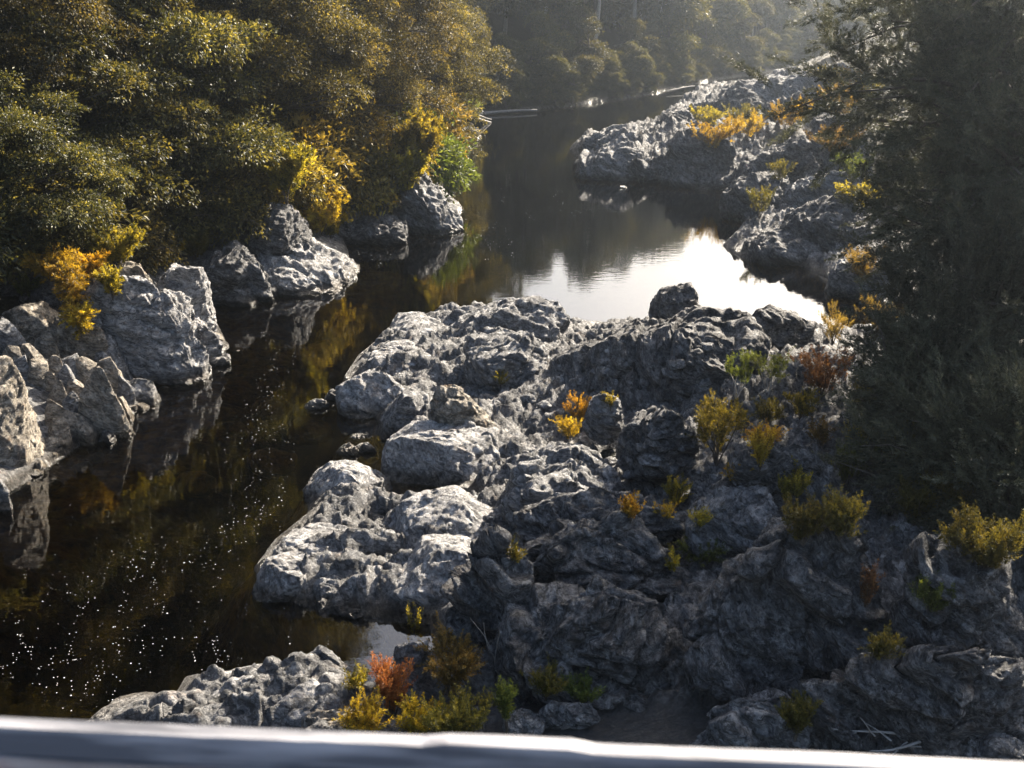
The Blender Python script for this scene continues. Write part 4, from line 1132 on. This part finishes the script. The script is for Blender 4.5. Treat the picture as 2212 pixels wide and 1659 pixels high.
plants = [
 # name, u, v(foot), width px, height px, material, label, options
 ("tall_shrub", 1548, 1000, 150, 190, 'yellow', "tall yellow-green shrub with several stems, the biggest on the rock shelf", dict(n_twig=300, stems=9, open_=.45)),
 ("shrub", 1250, 912, 85, 62, 'orange', "orange shrub with spreading open twigs in front of the grey knob", dict(n_twig=90, stems=7)),
 ("shrub", 1230, 950, 58, 50, 'gold', "small golden round shrub just below the spreading orange one", dict(n_twig=80)),
 ("shrub", 978, 1510, 140, 150, 'tawny', "tawny dome-topped shrub on a thin dark stem above the railing", dict(n_twig=260, stems=8, open_=.5, upright=.5)),
 ("shrub", 850, 1545, 105, 130, 'red', "red-orange upright shrub left of the tawny dome-topped one", dict(n_twig=170, stems=8, upright=1.)),
 ("shrub", 985, 1600, 170, 95, 'olive', "low dark olive shrub touching the railing under the tawny shrub", dict(n_twig=240, stems=9)),
 ("shrub", 785, 1590, 95, 75, 'gold', "golden-green low shrub at the foot of the red one, left side", dict(n_twig=120)),
 ("shrub", 900, 1590, 90, 65, 'gold', "yellow-brown low shrub between the red shrub and the railing", dict(n_twig=120)),
 ("sapling", 1095, 1580, 66, 125, 'green', "small bright green sapling with a dark bare stem beside the sand", dict(n_twig=90, stems=3, upright=1., open_=.4)),
 ("sprig", 895, 1372, 52, 52, 'yellow', "thin yellow sprig on top of the dark pointed rock", dict(n_twig=22, stems=4, upright=1., k=26)),
 ("shrub", 770, 1490, 40, 40, 'yellow', "tiny yellow shrub beside the white rock pool", dict(n_twig=36)),
 ("shrub", 1460, 1090, 62, 62, 'yellow', "small yellow-green shrub right of the tiny orange tuft", dict(n_twig=80)),
 ("tuft", 1361, 1120, 46, 34, 'orange', "tiny orange tuft on the jagged dark ridge", dict(n_twig=60, upright=1.)),
 ("sprig", 1440, 1122, 26, 24, 'gold', "little golden sprig at the right end of the jagged dark ridge", dict(n_twig=24, stems=3)),
 ("sprig", 1508, 1140, 34, 40, 'yellow', "pair of bright yellow leaf sprigs above the huge shaded rock face", dict(n_twig=22, stems=3)),
 ("shrub", 1708, 1082, 100, 80, 'yellow', "bright green-yellow shrub with upright fans in front of the dark overhanging outcrop", dict(n_twig=150, upright=1.)),
 ("shrub", 1828, 1048, 110, 105, 'green', "dull green upright shrub right of the bright green-yellow one", dict(n_twig=150, upright=1.)),
 ("shrub", 1735, 1165, 130, 95, 'olive', "dark olive bush in the hollow above the huge shaded rock face, left half", dict(n_twig=220, stems=9)),
 ("shrub", 1815, 1158, 120, 95, 'olive', "dark olive bush in the hollow above the huge shaded rock face, right half", dict(n_twig=220, stems=9)),
 ("shrub", 1512, 1210, 110, 55, 'green', "flat green shrub at the upper left corner of the huge shaded rock face", dict(n_twig=120, upright=.4)),
 ("sapling", 1590, 862, 90, 130, 'green', "slender grey-green sapling behind the tall yellow shrub", dict(n_twig=70, stems=4, upright=1., open_=.45, bark='palebark')),
 ("sapling", 1660, 850, 130, 115, 'green', "thin spreading green sapling beside the slender grey-green one", dict(n_twig=100, stems=5, open_=.4, bark='palebark')),
 ("shrub", 1728, 905, 80, 75, 'yellow', "yellow-olive round shrub on the pale ledge below the dry brown bushes", dict(n_twig=120)),
 ("shrub", 1655, 912, 90, 55, 'olive', "low olive shrub to the right of the tall yellow one", dict(n_twig=110)),
 ("shrub", 1640, 1010, 60, 95, 'gold', "golden narrow shrub at the right foot of the tall yellow one", dict(n_twig=110, upright=1.)),
 ("tuft", 1590, 1040, 36, 40, 'gold', "bright golden tuft under the dark overhanging outcrop", dict(n_twig=40)),
 ("shrub", 1655, 955, 70, 30, 'orange', "orange mat of leaves on top of the dark overhanging outcrop", dict(n_twig=70, upright=.4)),
 ("shrub", 1775, 850, 160, 110, 'brown', "dry reddish-brown bush beside the bright inlet", dict(n_twig=260, stems=10)),
 ("shrub", 1800, 740, 110, 85, 'tawny', "dry tawny bush against the glare of the inlet, left side", dict(n_twig=150, stems=8)),
 ("shrub", 1905, 720, 150, 90, 'tawny', "dry tawny bush at the head of the inlet under the fine-leaved trees", dict(n_twig=200, stems=8)),
 ("shrub", 1870, 900, 150, 110, 'olive', "olive-brown bush with feathery tips at the left foot of the right-hand thicket", dict(n_twig=240, stems=9)),
 ("shrub", 1850, 960, 90, 42, 'yellow', "low yellow shrub on the dark ledge at the left foot of the right-hand thicket", dict(n_twig=80)),
 ("shrub", 1770, 960, 60, 55, 'tawny', "small tawny shrub between the two narrow pale ledges", dict(n_twig=70)),
 ("shrub", 1945, 1020, 170, 140, 'olive', "broad dusky bush under the right-hand thicket", dict(n_twig=320, stems=10)),
 ("shrub", 1975, 1130, 110, 110, 'olive', "dim olive shrub below the broad dusky bush", dict(n_twig=180, stems=8)),
 ("shrub", 2125, 1225, 210, 130, 'olive', "large tan-olive bush above the dark rugged buttress at the right edge", dict(n_twig=420, stems=12)),
 ("shrub", 2070, 1120, 160, 120, 'olive', "olive bush behind the large tan-olive one at the right edge", dict(n_twig=280, stems=10)),
 ("tuft", 2010, 1320, 100, 62, 'green', "green tuft growing on the dark rugged buttress", dict(n_twig=120, upright=1.)),
 ("tuft", 1868, 1310, 36, 110, 'brown', "dead brown stalk tuft in the gully left of the dark rugged buttress", dict(n_twig=40, upright=1., stems=4)),
 ("shrub", 1718, 1590, 90, 110, 'olive', "dull olive shrub low on the shaded rock wall, above the crumbly rock toe", dict(n_twig=130, upright=1.)),
 ("tuft", 1180, 1500, 110, 45, 'olive', "dark grassy tuft at the foot of the near dark rock mass", dict(n_twig=90, upright=.9)),
 ("tuft", 1255, 1515, 90, 40, 'green', "small grassy tuft on the edge of the dark sand", dict(n_twig=70, upright=.9)),
 ("tuft", 1900, 1420, 60, 50, 'olive', "olive tuft in the shaded gully of the right-hand rock wall", dict(n_twig=60)),
 ("sprig", 1080, 830, 30, 26, 'yellow', "little yellow-green sprig on the shelf right of the leaning boulder", dict(n_twig=22, stems=3)),
 ("sprig", 1320, 880, 24, 22, 'yellow', "speck of yellow leaves on the small rounded knob", dict(n_twig=20, stems=3)),
 ("sprig", 1110, 1215, 24, 40, 'yellow', "narrow yellow sprig at the left edge of the dark knobbly rock mass", dict(n_twig=24, stems=3)),
 ("sprig", 1455, 1232, 40, 36, 'yellow', "yellow sprig on the right end of the dark knobbly rock mass", dict(n_twig=30, stems=3)),
 # far right bank
 ("shrub", 1545, 325, 110, 62, 'gold', "bright golden shrub left of the big dark upright boulder", dict(n_twig=150, leaf=(.11, .04), twig=.6)),
 ("shrub", 1612, 300, 80, 50, 'gold', "golden shrub close behind the bright golden one on the far right bank", dict(n_twig=100, leaf=(.11, .04), twig=.6)),
 ("shrub", 1700, 285, 120, 62, 'gold', "wide golden-brown shrub above the big dark upright boulder", dict(n_twig=150, leaf=(.11, .04), twig=.6)),
 ("shrub", 1530, 276, 80, 34, 'yellow', "low yellow-olive shrub at the foot of the long dark rock wall, left", dict(n_twig=90, leaf=(.12, .045), twig=.6)),
 ("shrub", 1600, 272, 80, 34, 'olive', "low olive shrub at the foot of the long dark rock wall, right", dict(n_twig=90, leaf=(.12, .045), twig=.6)),
 ("shrub", 1790, 192, 70, 42, 'yellow', "yellow shrub on the highest far ridge, right of the pale crest", dict(n_twig=90, leaf=(.13, .05), twig=.7)),
 ("shrub", 1843, 200, 60, 55, 'tawny', "tawny shrub on the highest far ridge next to the dark tree", dict(n_twig=90, leaf=(.13, .05), twig=.7)),
 ("shrub", 1810, 255, 100, 60, 'tawny', "tawny-green shrub on the far bank behind the dark dome boulder", dict(n_twig=110, leaf=(.12, .045), twig=.6)),
 ("shrub", 1800, 340, 110, 65, 'tawny', "dull brown shrub right of the big dark upright boulder", dict(n_twig=130, leaf=(.1, .036), twig=.5)),
 ("shrub", 1682, 388, 50, 34, 'olive', "olive tuft on the mossy ledge below the big upright boulder", dict(n_twig=60, leaf=(.09, .03), twig=.4)),
 ("shrub", 1850, 440, 90, 45, 'yellow', "shining yellow branch at the left edge of the right-hand trees", dict(n_twig=90, leaf=(.09, .035), twig=.45, upright=.3)),
 ("shrub", 1840, 395, 80, 60, 'green', "grey-green shrub above the shining yellow branch", dict(n_twig=90, leaf=(.09, .035), twig=.45)),
 ("shrub", 1880, 215, 60, 40, 'yellow', "small pale yellow shrub against the dark tree, below the highest ridge", dict(n_twig=60, leaf=(.12, .045), twig=.6)),
 ("shrub", 1640, 470, 60, 60, 'olive', "olive shrub on the dark rock at the head of the small cove", dict(n_twig=60, leaf=(.09, .03), twig=.4)),
 ("shrub", 1860, 610, 110, 90, 'tawny', "brownish shrub in front of the blue-grey rock by the inlet", dict(n_twig=150, leaf=(.07, .02), twig=.4)),
 # left bank
 ("shrub", 180, 560, 150, 75, 'gold', "golden fern patch above the dark fissured rock on the left bank", dict(n_twig=200, leaf=(.11, .035), twig=.4)),
 ("shrub", 262, 575, 120, 85, 'yellow', "yellow-green leafy shrub over the left end of the sunlit cliff", dict(n_twig=170, leaf=(.10, .04), twig=.4)),
 ("shrub", 352, 580, 95, 60, 'gold', "golden grassy shrub right on top of the square-cut rock block", dict(n_twig=150, leaf=(.11, .03), twig=.4)),
 ("hanging_fern", 160, 680, 60, 120, 'gold', "golden ferns hanging down the crack of the dark fissured rock", dict(n_twig=120, leaf=(.09, .03), twig=.35, upright=.2)),
 ("hanging_fern", 243, 640, 46, 55, 'yellow', "small yellow-green fern on the upper face of the sunlit cliff", dict(n_twig=70, leaf=(.09, .03), twig=.3)),
 ("shrub", 25, 600, 110, 150, 'bushy', "glossy green leafy shrub at the left edge above the long tan slab", dict(n_twig=260, leaf=(.12, .06), twig=.4, broad=True)),
 ("shrub", 690, 510, 110, 90, 'gold', "golden grassy shrub on the slope at the tip of the middle headland", dict(n_twig=170, leaf=(.14, .045), twig=.5)),
 ("shrub", 620, 440, 150, 130, 'yellow', "glowing yellow shrub above the smooth dark dome rock", dict(n_twig=260, leaf=(.14, .05), twig=.5)),
 ("shrub", 610, 360, 150, 120, 'gold', "glowing golden shrub high on the slope above the dome rock", dict(n_twig=260, leaf=(.15, .055), twig=.5)),
 ("shrub", 480, 470, 80, 80, 'olive', "olive shrub with one hanging golden stem in the shaded recess", dict(n_twig=120, leaf=(.13, .05), twig=.45)),
 ("shrub", 835, 430, 140, 130, 'gold', "golden leafy shrub above the far left headland, nearer one", dict(n_twig=260, leaf=(.17, .06), twig=.6)),
 ("shrub", 900, 370, 120, 120, 'yellow', "yellow leafy shrub above the far left headland, farther one", dict(n_twig=240, leaf=(.18, .07), twig=.7)),
 ("shrub", 770, 380, 140, 140, 'gold', "golden leafy shrub between the middle and the far left headland", dict(n_twig=280, leaf=(.17, .06), twig=.6)),
 ("shrub", 665, 455, 90, 80, 'gold', "golden grass clump on the crest of the sloping headland", dict(n_twig=150, leaf=(.14, .045), twig=.5)),
 ("shrub", 715, 515, 80, 50, 'yellow', "yellow grass clump nearest the tip of the sloping headland", dict(n_twig=120, leaf=(.13, .04), twig=.45)),
 ("shrub", 570, 400, 120, 110, 'gold', "gold-leaved bush at the left of the glowing slope above the dome rock", dict(n_twig=220, leaf=(.15, .055), twig=.5)),
 ("shrub", 875, 420, 90, 90, 'yellow', "yellow-gold bush right at the rock edge of the far left headland", dict(n_twig=180, leaf=(.16, .06), twig=.5)),
 ("hanging_fern", 200, 610, 60, 70, 'orange', "rust-orange fern tuft between the dark fissured rock and the sunlit cliff", dict(n_twig=80, leaf=(.09, .03), twig=.3, upright=.3)),
 ("hanging_fern", 305, 560, 70, 50, 'yellow', "yellow moss and grass along the top edge of the sunlit cliff", dict(n_twig=90, leaf=(.09, .03), twig=.3)),
 ("hanging_fern", 175, 720, 50, 60, 'gold', "golden weeds at the bottom of the dark crack, above the rockfall", dict(n_twig=70, leaf=(.08, .03), twig=.3, upright=.3)),
 ("hanging_fern", 60, 645, 60, 40, 'green', "small green weeds on the top edge of the long tan slab", dict(n_twig=60, leaf=(.08, .03), twig=.3)),
 ("hanging_fern", 120, 600, 110, 60, 'gold', "orange-gold fern mat at the top of the dark fissured rock", dict(n_twig=140, leaf=(.09, .03), twig=.35, upright=.3)),
 ("shrub", 420, 560, 90, 60, 'olive', "olive leafy shrub in the shade behind the square-cut block", dict(n_twig=130, leaf=(.12, .05), twig=.4)),
 ("shrub", 985, 268, 80, 70, 'green', "blue-green shrub drooping over the mossy rock point", dict(n_twig=150, leaf=(.22, .08), twig=.8, upright=.2)),
 ("shrub", 930, 290, 110, 110, 'yellow', "yellow-olive shrub behind the curved bleached boulder", dict(n_twig=200, leaf=(.2, .08), twig=.7)),
]
spots = [hit(p[1], p[2]) for p in plants]
r_ = np.random.default_rng(91)
loose = []
for _ in range(45):
    u, v = r_.uniform(960, 1560), r_.uniform(740, 1060)
    p = at(u, v)
    if poly_sd(p[:1], p[1:2], RIGHT)[0] < .4: continue
    loose.append((hit(u, v), r_.uniform(.10, .26), "loose grey block lying on the mid-river rock shelf", "loose blocks on the rock shelf"))
for _ in range(400):
    y = r_.uniform(23, 34); x = r_.uniform(-17, -8)
    dl = poly_sd(np.array([x]), np.array([y]), LEFT)[0]
    if -.7 < dl < .9:
        loose.append((np.array([x, y, max(float(hgt(x, y)[0]), -.12)]), r_.uniform(.10, .30), "small tan stone at the waterline of the left bank", "small stones along the left waterline"))
    if len(loose) > 150: break
stone_proto = {}
for n, (p, sz, lab, grp) in enumerate(loose):
    key = (grp, n % 5)
    if key not in stone_proto:
        V, Fc = rock_mesh(1.0, .8, .75, 900 + n, 4, 14, .4, 4.0, below=.6)
        stone_proto[key] = o = mesh_object("loose_stone", V, Fc, M['tan' if 'tan' in lab else 'grey'], smooth=False)
        tag(o, lab, "rock", grp)
    else:
        o = stone_proto[key].copy(); col.objects.link(o)
    o.location = tuple(float(q) for q in p); o.scale = (sz, sz, sz * .8); o.rotation_euler = (r_.uniform(-.3, .3), r_.uniform(-.3, .3), r_.uniform(0, 6.28))
for n, ((nm, u, v, w, h, mt, lab, kw), p) in enumerate(zip(plants, spots)):
    s = px_m(p)
    q = .85 if u > 1050 and v > 600 else 1.0
    hh = h * s * q
    shrub(nm, p, w * s * q, hh, mt, lab, seed=600 + n, **kw)

# leafy bushes along the foot of the left forest and round its rocks
bush_proto = None
r_ = np.random.default_rng(31)
cnt = 0
bplaced = []
for _ in range(9000):
    if cnt >= 130: break
    y = r_.uniform(26, 118); az = r_.uniform(-33, -2.5)
    x = y * math.tan(math.radians(az))
    dl = poly_sd(np.array([x]), np.array([y]), LEFT)[0]
    lo = 4.5 if y < 36 else 2.6 if y < 50 else 1.8
    if dl < lo or dl > lo + 7: continue
    if bplaced and min((x - a) ** 2 + (y - b) ** 2 for a, b in bplaced) < 1.5 ** 2: continue
    bplaced.append((x, y))
    z = float(hgt(x, y)[0])
    k = cnt % 3
    if y > 41 and az > -14.5 and dl < 6 and cnt % 4: k = 3
    key = ("bushA", "bushB", "bushC", "bushD")[k]
    lab = ("dusky leafy bush in the undergrowth at the foot of the left forest", "golden-brown bush in the undergrowth at the foot of the left forest",
           "fresh green bush in the undergrowth at the foot of the left forest",
           "gold-leaved bush on the sunny slope between the left bank headlands")[k]
    grp = ("dusky undergrowth bushes", "golden-brown undergrowth bushes", "fresh green undergrowth bushes", "gold-leaved bushes on the sunny slope")[k]
    if key not in protos:
        bl = [(0, 0, .8, 1.3, 1.3, .8), (.6, .3, 1.2, .9, .9, .7), (-.6, -.2, 1.1, .9, 1., .7), (.1, -.6, .7, 1., .9, .6)]
        protos[key] = tree("bush", bl, (x, y, z - .1), 2, lab, "bush", ('bushy', 'beech', 'green', 'goldbush')[k], 'bark', 700 + k, sprays=190, leaves=55, L_leaf=.14, W_leaf=.06, R=.4, r0=.05, group=grp)
        o = protos[key]
    else:
        o = copy_tree(protos[key], (x, y, z - .1), r_.uniform(0, 6.28), 1, lab, grp)
        o.name = "bush"
    s = r_.uniform(.8, 1.7) * (1.0 if y < 45 else 1.35)
    o.scale = (s, s, s * r_.uniform(.8, 1.2)); o.rotation_euler = (0, 0, r_.uniform(0, 6.28))
    cnt += 1
# bushes hanging over the far waterline
cnt = 0
for _ in range(4000):
    if cnt >= 95: break
    y = r_.uniform(98, 175); az = r_.uniform(-4, 15)
    x = y * math.tan(math.radians(az))
    dl = poly_sd(np.array([x]), np.array([y]), LEFT)[0]
    if dl < .1 or dl > 2.5: continue
    if bplaced and min((x - a) ** 2 + (y - b) ** 2 for a, b in bplaced) < 1.6 ** 2: continue
    bplaced.append((x, y))
    o = far_tree((x, y, float(hgt(x, y)[0]) - .4), r_.uniform(2.2, 4), r_.uniform(0, 6.28), 2, "waterside_bush", "low hazy bush hanging over the far waterline", "low bushes along the far waterline")
    cnt += 1

# ------------------------------------------------------------------ dead wood
def wood(name, pts_list, label, cat, mat='drift', seed=0, at_=None):
    parts = []
    for pts, r0, r1 in pts_list:
        pts = np.asarray(pts, float)
        parts.append(tube(pts, np.linspace(r0, r1, len(pts)), 7))
    v, f = join(parts)
    o = np.asarray(at_ if at_ is not None else v.mean(0))
    ob = mesh_object(name, v - o, f, M[mat], smooth=True)
    ob.location = o
    return tag(ob, label, cat)

def stick(u0, v0, u1, v1, h0, h1, r0, r1, seed, n=7, wob=.04):
    return (curve(at(u0, v0, h0), at(u1, v1, h1), np.random.default_rng(seed), n, wob), r0, r1)
wood("driftwood_branch", [stick(2000, 1600, 1800, 1575, .75, .95, .03, .008, 1), stick(1890, 1590, 1858, 1550, .85, 1.2, .015, .006, 2), stick(1925, 1600, 1870, 1562, .85, 1.0, .016, .005, 3),
                          stick(1850, 1583, 1808, 1586, .9, .85, .012, .005, 4)],
     "bleached driftwood branch with forked twigs on the sand at the lower right", "driftwood")
wood("driftwood_branch", [stick(2030, 1590, 1880, 1622, .8, .8, .03, .01, 5), stick(1960, 1603, 1905, 1640, .8, .8, .014, .006, 6), stick(1985, 1598, 1930, 1558, .8, 1.05, .018, .006, 7)],
     "second bleached branch crossing under the forked one at the lower right", "driftwood")
wood("driftwood_branch", [stick(2005, 1585, 1945, 1575, .85, .9, .03, .02, 8), stick(2060, 1600, 1960, 1612, .75, .75, .02, .008, 9)],
     "short thick piece of driftwood at the right end of the stick pile", "driftwood")
wood("bare_twigs", [stick(1075, 1430, 1045, 1345, .6, 1.6, .012, .004, 10), stick(1068, 1440, 1080, 1360, .6, 1.5, .012, .004, 11), stick(1060, 1400, 1015, 1335, .9, 1.6, .008, .003, 12), stick(1072, 1430, 1098, 1385, .6, 1.2, .008, .003, 13)],
     "leafless pale twigs standing in front of the near dark rock mass", "dead shrub")
wood("fallen_log", [stick(990, 238, 1060, 264, 1.6, .05, .13, .06, 14, wob=.01), stick(1035, 250, 1062, 258, .6, .1, .08, .04, 15)],
     "pale fallen log slanting from the left bend down into the far water", "log")
wood("fallen_log", [stick(1030, 246, 1160, 238, .15, .2, .15, .09, 16, wob=.01), stick(1048, 246, 1035, 232, .2, 1.0, .08, .03, 17)],
     "bleached fallen log lying flat along the far waterline", "log")
wood("fallen_log", [stick(1500, 186, 1440, 196, .4, .3, .07, .04, 18, wob=.01)],
     "short pale log at the far waterline near the right bank", "log")
def hill_branch(u0, v0, u1, v1, y, r0, seed):
    return (curve(at_y(u0, v0, y), at_y(u1, v1, y - .6), np.random.default_rng(seed), 7, .1), r0, r0 * .3)
# ------------------------------------------------------------------ rock pools
m, nt, out = new_mat("pool_water")
b = N(nt, "ShaderNodeBsdfPrincipled", i_Roughness=0.03)
b.inputs["Base Color"].default_value = (0.03, 0.03, 0.025, 1)
b.inputs["IOR"].default_value = 1.9
nt.links.new(b.outputs[0], out.inputs[0])
for (u, v, wu, wv, lab) in ((1320, 978, 48, 18, "small bright rock pool on the shelf left of the tall yellow shrub"),):
    c = hit(u, v)
    g = float(np.median([hit(u + du, v + dv)[2] for du in (-wu * .4, -wu * .2, 0, wu * .2, wu * .4) for dv in (-wv * .4, 0, wv * .4)])) + .07
    c = at(u, v, g)
    s = px_m(c)
    aa = np.arange(40) * 2 * math.pi / 40
    rr = 1 + .5 * noise(np.stack([np.cos(aa) * 1.3, np.sin(aa) * 1.3, 0 * aa + u], -1))
    ex = wv * s / math.sin(math.radians(24))
    ring = np.stack([np.cos(aa) * rr * wu * s * .5, np.sin(aa) * rr * ex * .5, 0 * aa], -1)
    V = np.concatenate([ring, ring * 1.06 + np.array([0, 0, -.25])])
    F = [list(range(40))] + [[40 + (j + 1) % 40, 40 + j, j, (j + 1) % 40][::-1] for j in range(40)] + [list(range(40, 80))[::-1]]
    o = mesh_object("rock_pool", V, F, m)
    o.location = tuple(float(q) for q in c)
    tag(o, lab, "pool")

# ------------------------------------------------------------------ foam specks on the river
r_ = np.random.default_rng(8)
FV, FF, o = [], [], 0
patches = [((270, 1340), (230, 130), 900), ((420, 1200), (160, 90), 230), ((560, 1080), (70, 110), 200), ((570, 900), (40, 90), 190), ((600, 770), (40, 50), 70), ((640, 1270), (180, 110), 240), ((150, 1440), (150, 70), 240),
           ((1020, 520), (110, 28), 260), ((800, 560), (60, 25), 50), ((1180, 450), (160, 30), 130), ((930, 500), (50, 20), 60), ((450, 1420), (200, 50), 140)]
ang8 = np.arange(7) * 2 * math.pi / 7
for (cu, cv), (su, sv), n in patches:
    for _ in range(int(n * (.3 if cv > 1150 else .6))):
        if _ % 5 == 0:
            u0_, v0_, tw = cu + r_.normal() * su * .55, cv + r_.normal() * sv * .55, r_.normal() * .5
        k_ = r_.normal() * sv * .12 if r_.uniform() < .75 else r_.normal() * sv * .5
        u, v = u0_ + k_ * tw + r_.normal() * 4, v0_ + k_ + r_.normal() * 3
        p = at(u, v)
        if poly_sd(p[:1], p[1:2], RIGHT)[0] > -.1 or poly_sd(p[:1], p[1:2], LEFT)[0] > -.1: continue
        s = r_.uniform(.003, .0115) * (1 if v > 700 else 1.5) * (1.5 if r_.uniform() < .1 else 1)
        e = r_.uniform(.6, 1.3)
        ring = np.stack([np.cos(ang8) * s * e, np.sin(ang8) * s, 0 * ang8 + .001], -1) + p
        FV.append(np.concatenate([ring, ring * 0 + p + (ring - p) * .6 + np.array([0, 0, s * .45]), [p + np.array([0, 0, s * .6])]]))
        f = []
        for j in range(7):
            j2 = (j + 1) % 7
            f += [(o + j, o + j2, o + 7 + j), (o + j2, o + 7 + j2, o + 7 + j), (o + 7 + j, o + 7 + j2, o + 14)]
        FF += f
        o += 15
fo = mesh_object("foam_specks", np.concatenate(FV), np.array(FF, np.int32), M['foam'], smooth=True)
tag(fo, "scattered white foam specks drifting on the dark water", "foam", None, "stuff")

# ------------------------------------------------------------------ the bridge the picture is taken from
m, nt, out = new_mat("weathered_railing")
L = nt.links.new
tc = N(nt, "ShaderNodeTexCoord")
mp = N(nt, "ShaderNodeMapping"); mp.inputs["Scale"].default_value = (3.0, 40.0, 40.0)
L(tc.outputs["Object"], mp.inputs[0])
n1 = N(nt, "ShaderNodeTexNoise", i_Scale=1.5, i_Detail=6.0)
L(mp.outputs[0], n1.inputs["Vector"])
c1 = ramp(nt, n1.outputs[0], [(0.38, (0.07, 0.073, 0.085)), (0.6, (0.29, 0.29, 0.31))])
n2 = N(nt, "ShaderNodeTexNoise", i_Scale=5.0, i_Detail=3.0)
L(tc.outputs["Object"], n2.inputs["Vector"])
sx = N(nt, "ShaderNodeSeparateXYZ"); L(tc.outputs["Object"], sx.inputs[0])
lowm = N(nt, "ShaderNodeMapRange", i_1=-0.030, i_2=-0.016, i_3=1.0, i_4=0.0); L(sx.outputs[2], lowm.inputs[0])
red = ramp(nt, n2.outputs[0], [(0.46, (0, 0, 0)), (0.54, (1, 1, 1))])
rm = mixc(nt, 1.0, red, lowm.outputs[0], 'MULTIPLY')
c2 = mixc(nt, rm, c1, (0.16, 0.035, 0.045))
b = N(nt, "ShaderNodeBsdfPrincipled", i_Roughness=0.7)
L(c2, b.inputs["Base Color"]); L(b.outputs[0], out.inputs[0])
M['rail'] = m
pl, pr = at(0, 1543, 10.42), at(2212, 1640, 10.42)
mid = (pl + pr) / 2
yaw = math.atan2(pr[1] - pl[1], pr[0] - pl[0])
bridge = empty("footbridge", (mid[0], mid[1], 9.3))
bridge.rotation_euler = (0, 0, yaw)
tag(bridge, "weathered grey timber railing of the bridge, blurred along the bottom edge", "bridge")
def bar(x0, x1, prof, nseg):
    """Extruded bar along x from a closed (y, z) profile, with slight unevenness."""
    k = len(prof)
    xsv = np.linspace(x0, x1, nseg + 1)
    V = np.array([[x, y, z] for x in xsv for y, z in prof])
    F = [(i * k + j, i * k + (j + 1) % k, (i + 1) * k + (j + 1) % k, (i + 1) * k + j) for i in range(nseg) for j in range(k)]
    F = [list(f) for f in F] + [list(range(k))[::-1], [nseg * k + j for j in range(k)]]
    return V, F
prof = [(0.0, -.16), (0.0, -.003), (-.003, 0), (-.016, -.001), (-.024, -.009), (-.030, -.0165), (-.0285, -.0175), (-.031, -.019), (-.036, -.16)]
V, F = bar(-5, 5, prof, 500)
x = V[:, 0]
top = V[:, 2] > -.05
V[top, 2] += .0016 * noise(np.stack([x[top] * 6, V[top, 1] * 30, 0 * x[top]], -1)) + .001 * noise(np.stack([x[top] * 40, V[top, 1] * 60, 0 * x[top] + 4], -1)) 
lift = sstep(-.06, -.04, x) * (1 - sstep(.055, .085, x)) * .0035
V[top, 2] += lift[top] * (V[top, 1] > -.02)
crack = np.isclose(V[:, 2], -.0175, atol=.006) & np.isclose(V[:, 1], -.0285, atol=.0008) & (np.arange(len(V)) % 9 == 6)
V[crack, 1] += .012 * (sstep(-.16, -.13, x) * (1 - sstep(.1, .13, x)))[crack]
rail = mesh_object("rail", V, F, M['rail'], bridge)
rail.location = (0, 0, 10.42 - 9.3)
for xx in (-2.2, 2.2):
    V, F = bar(-.05, .05, [(0.001, 0), (0.001, 1.0), (.09, 1.0), (.09, 0)], 2)
    p_ = mesh_object("post", V, F, M['rail'], bridge); p_.location = (xx, 0, 0)
V, F = bar(-5, 5, [(.12, -.12), (.12, -.002), (-2.4, -.002), (-2.4, -.12)], 4)
mesh_object("deck", V, F, M['rail'], bridge)

# ------------------------------------------------------------------ haze
m, nt, out = new_mat("haze_air")
vol = N(nt, "ShaderNodeVolumePrincipled")
vol.inputs["Color"].default_value = (0.72, 0.84, 1.0, 1)
vol.inputs["Density"].default_value = 0.00045
vol.inputs["Anisotropy"].default_value = 0.84
nt.links.new(vol.outputs[0], out.inputs[1])
hb = [(-340, -340, -9), (340, -340, -9), (340, 340, -9), (-340, 340, -9), (-340, -340, 60), (340, -340, 60), (340, 340, 60), (-340, 340, 60)]
hf = np.array([(3, 2, 1, 0), (4, 5, 6, 7), (0, 1, 5, 4), (1, 2, 6, 5), (2, 3, 7, 6), (3, 0, 4, 7)])
tag(mesh_object("haze", hb, hf, m), "pale morning haze filling the valley", None, None, "stuff")
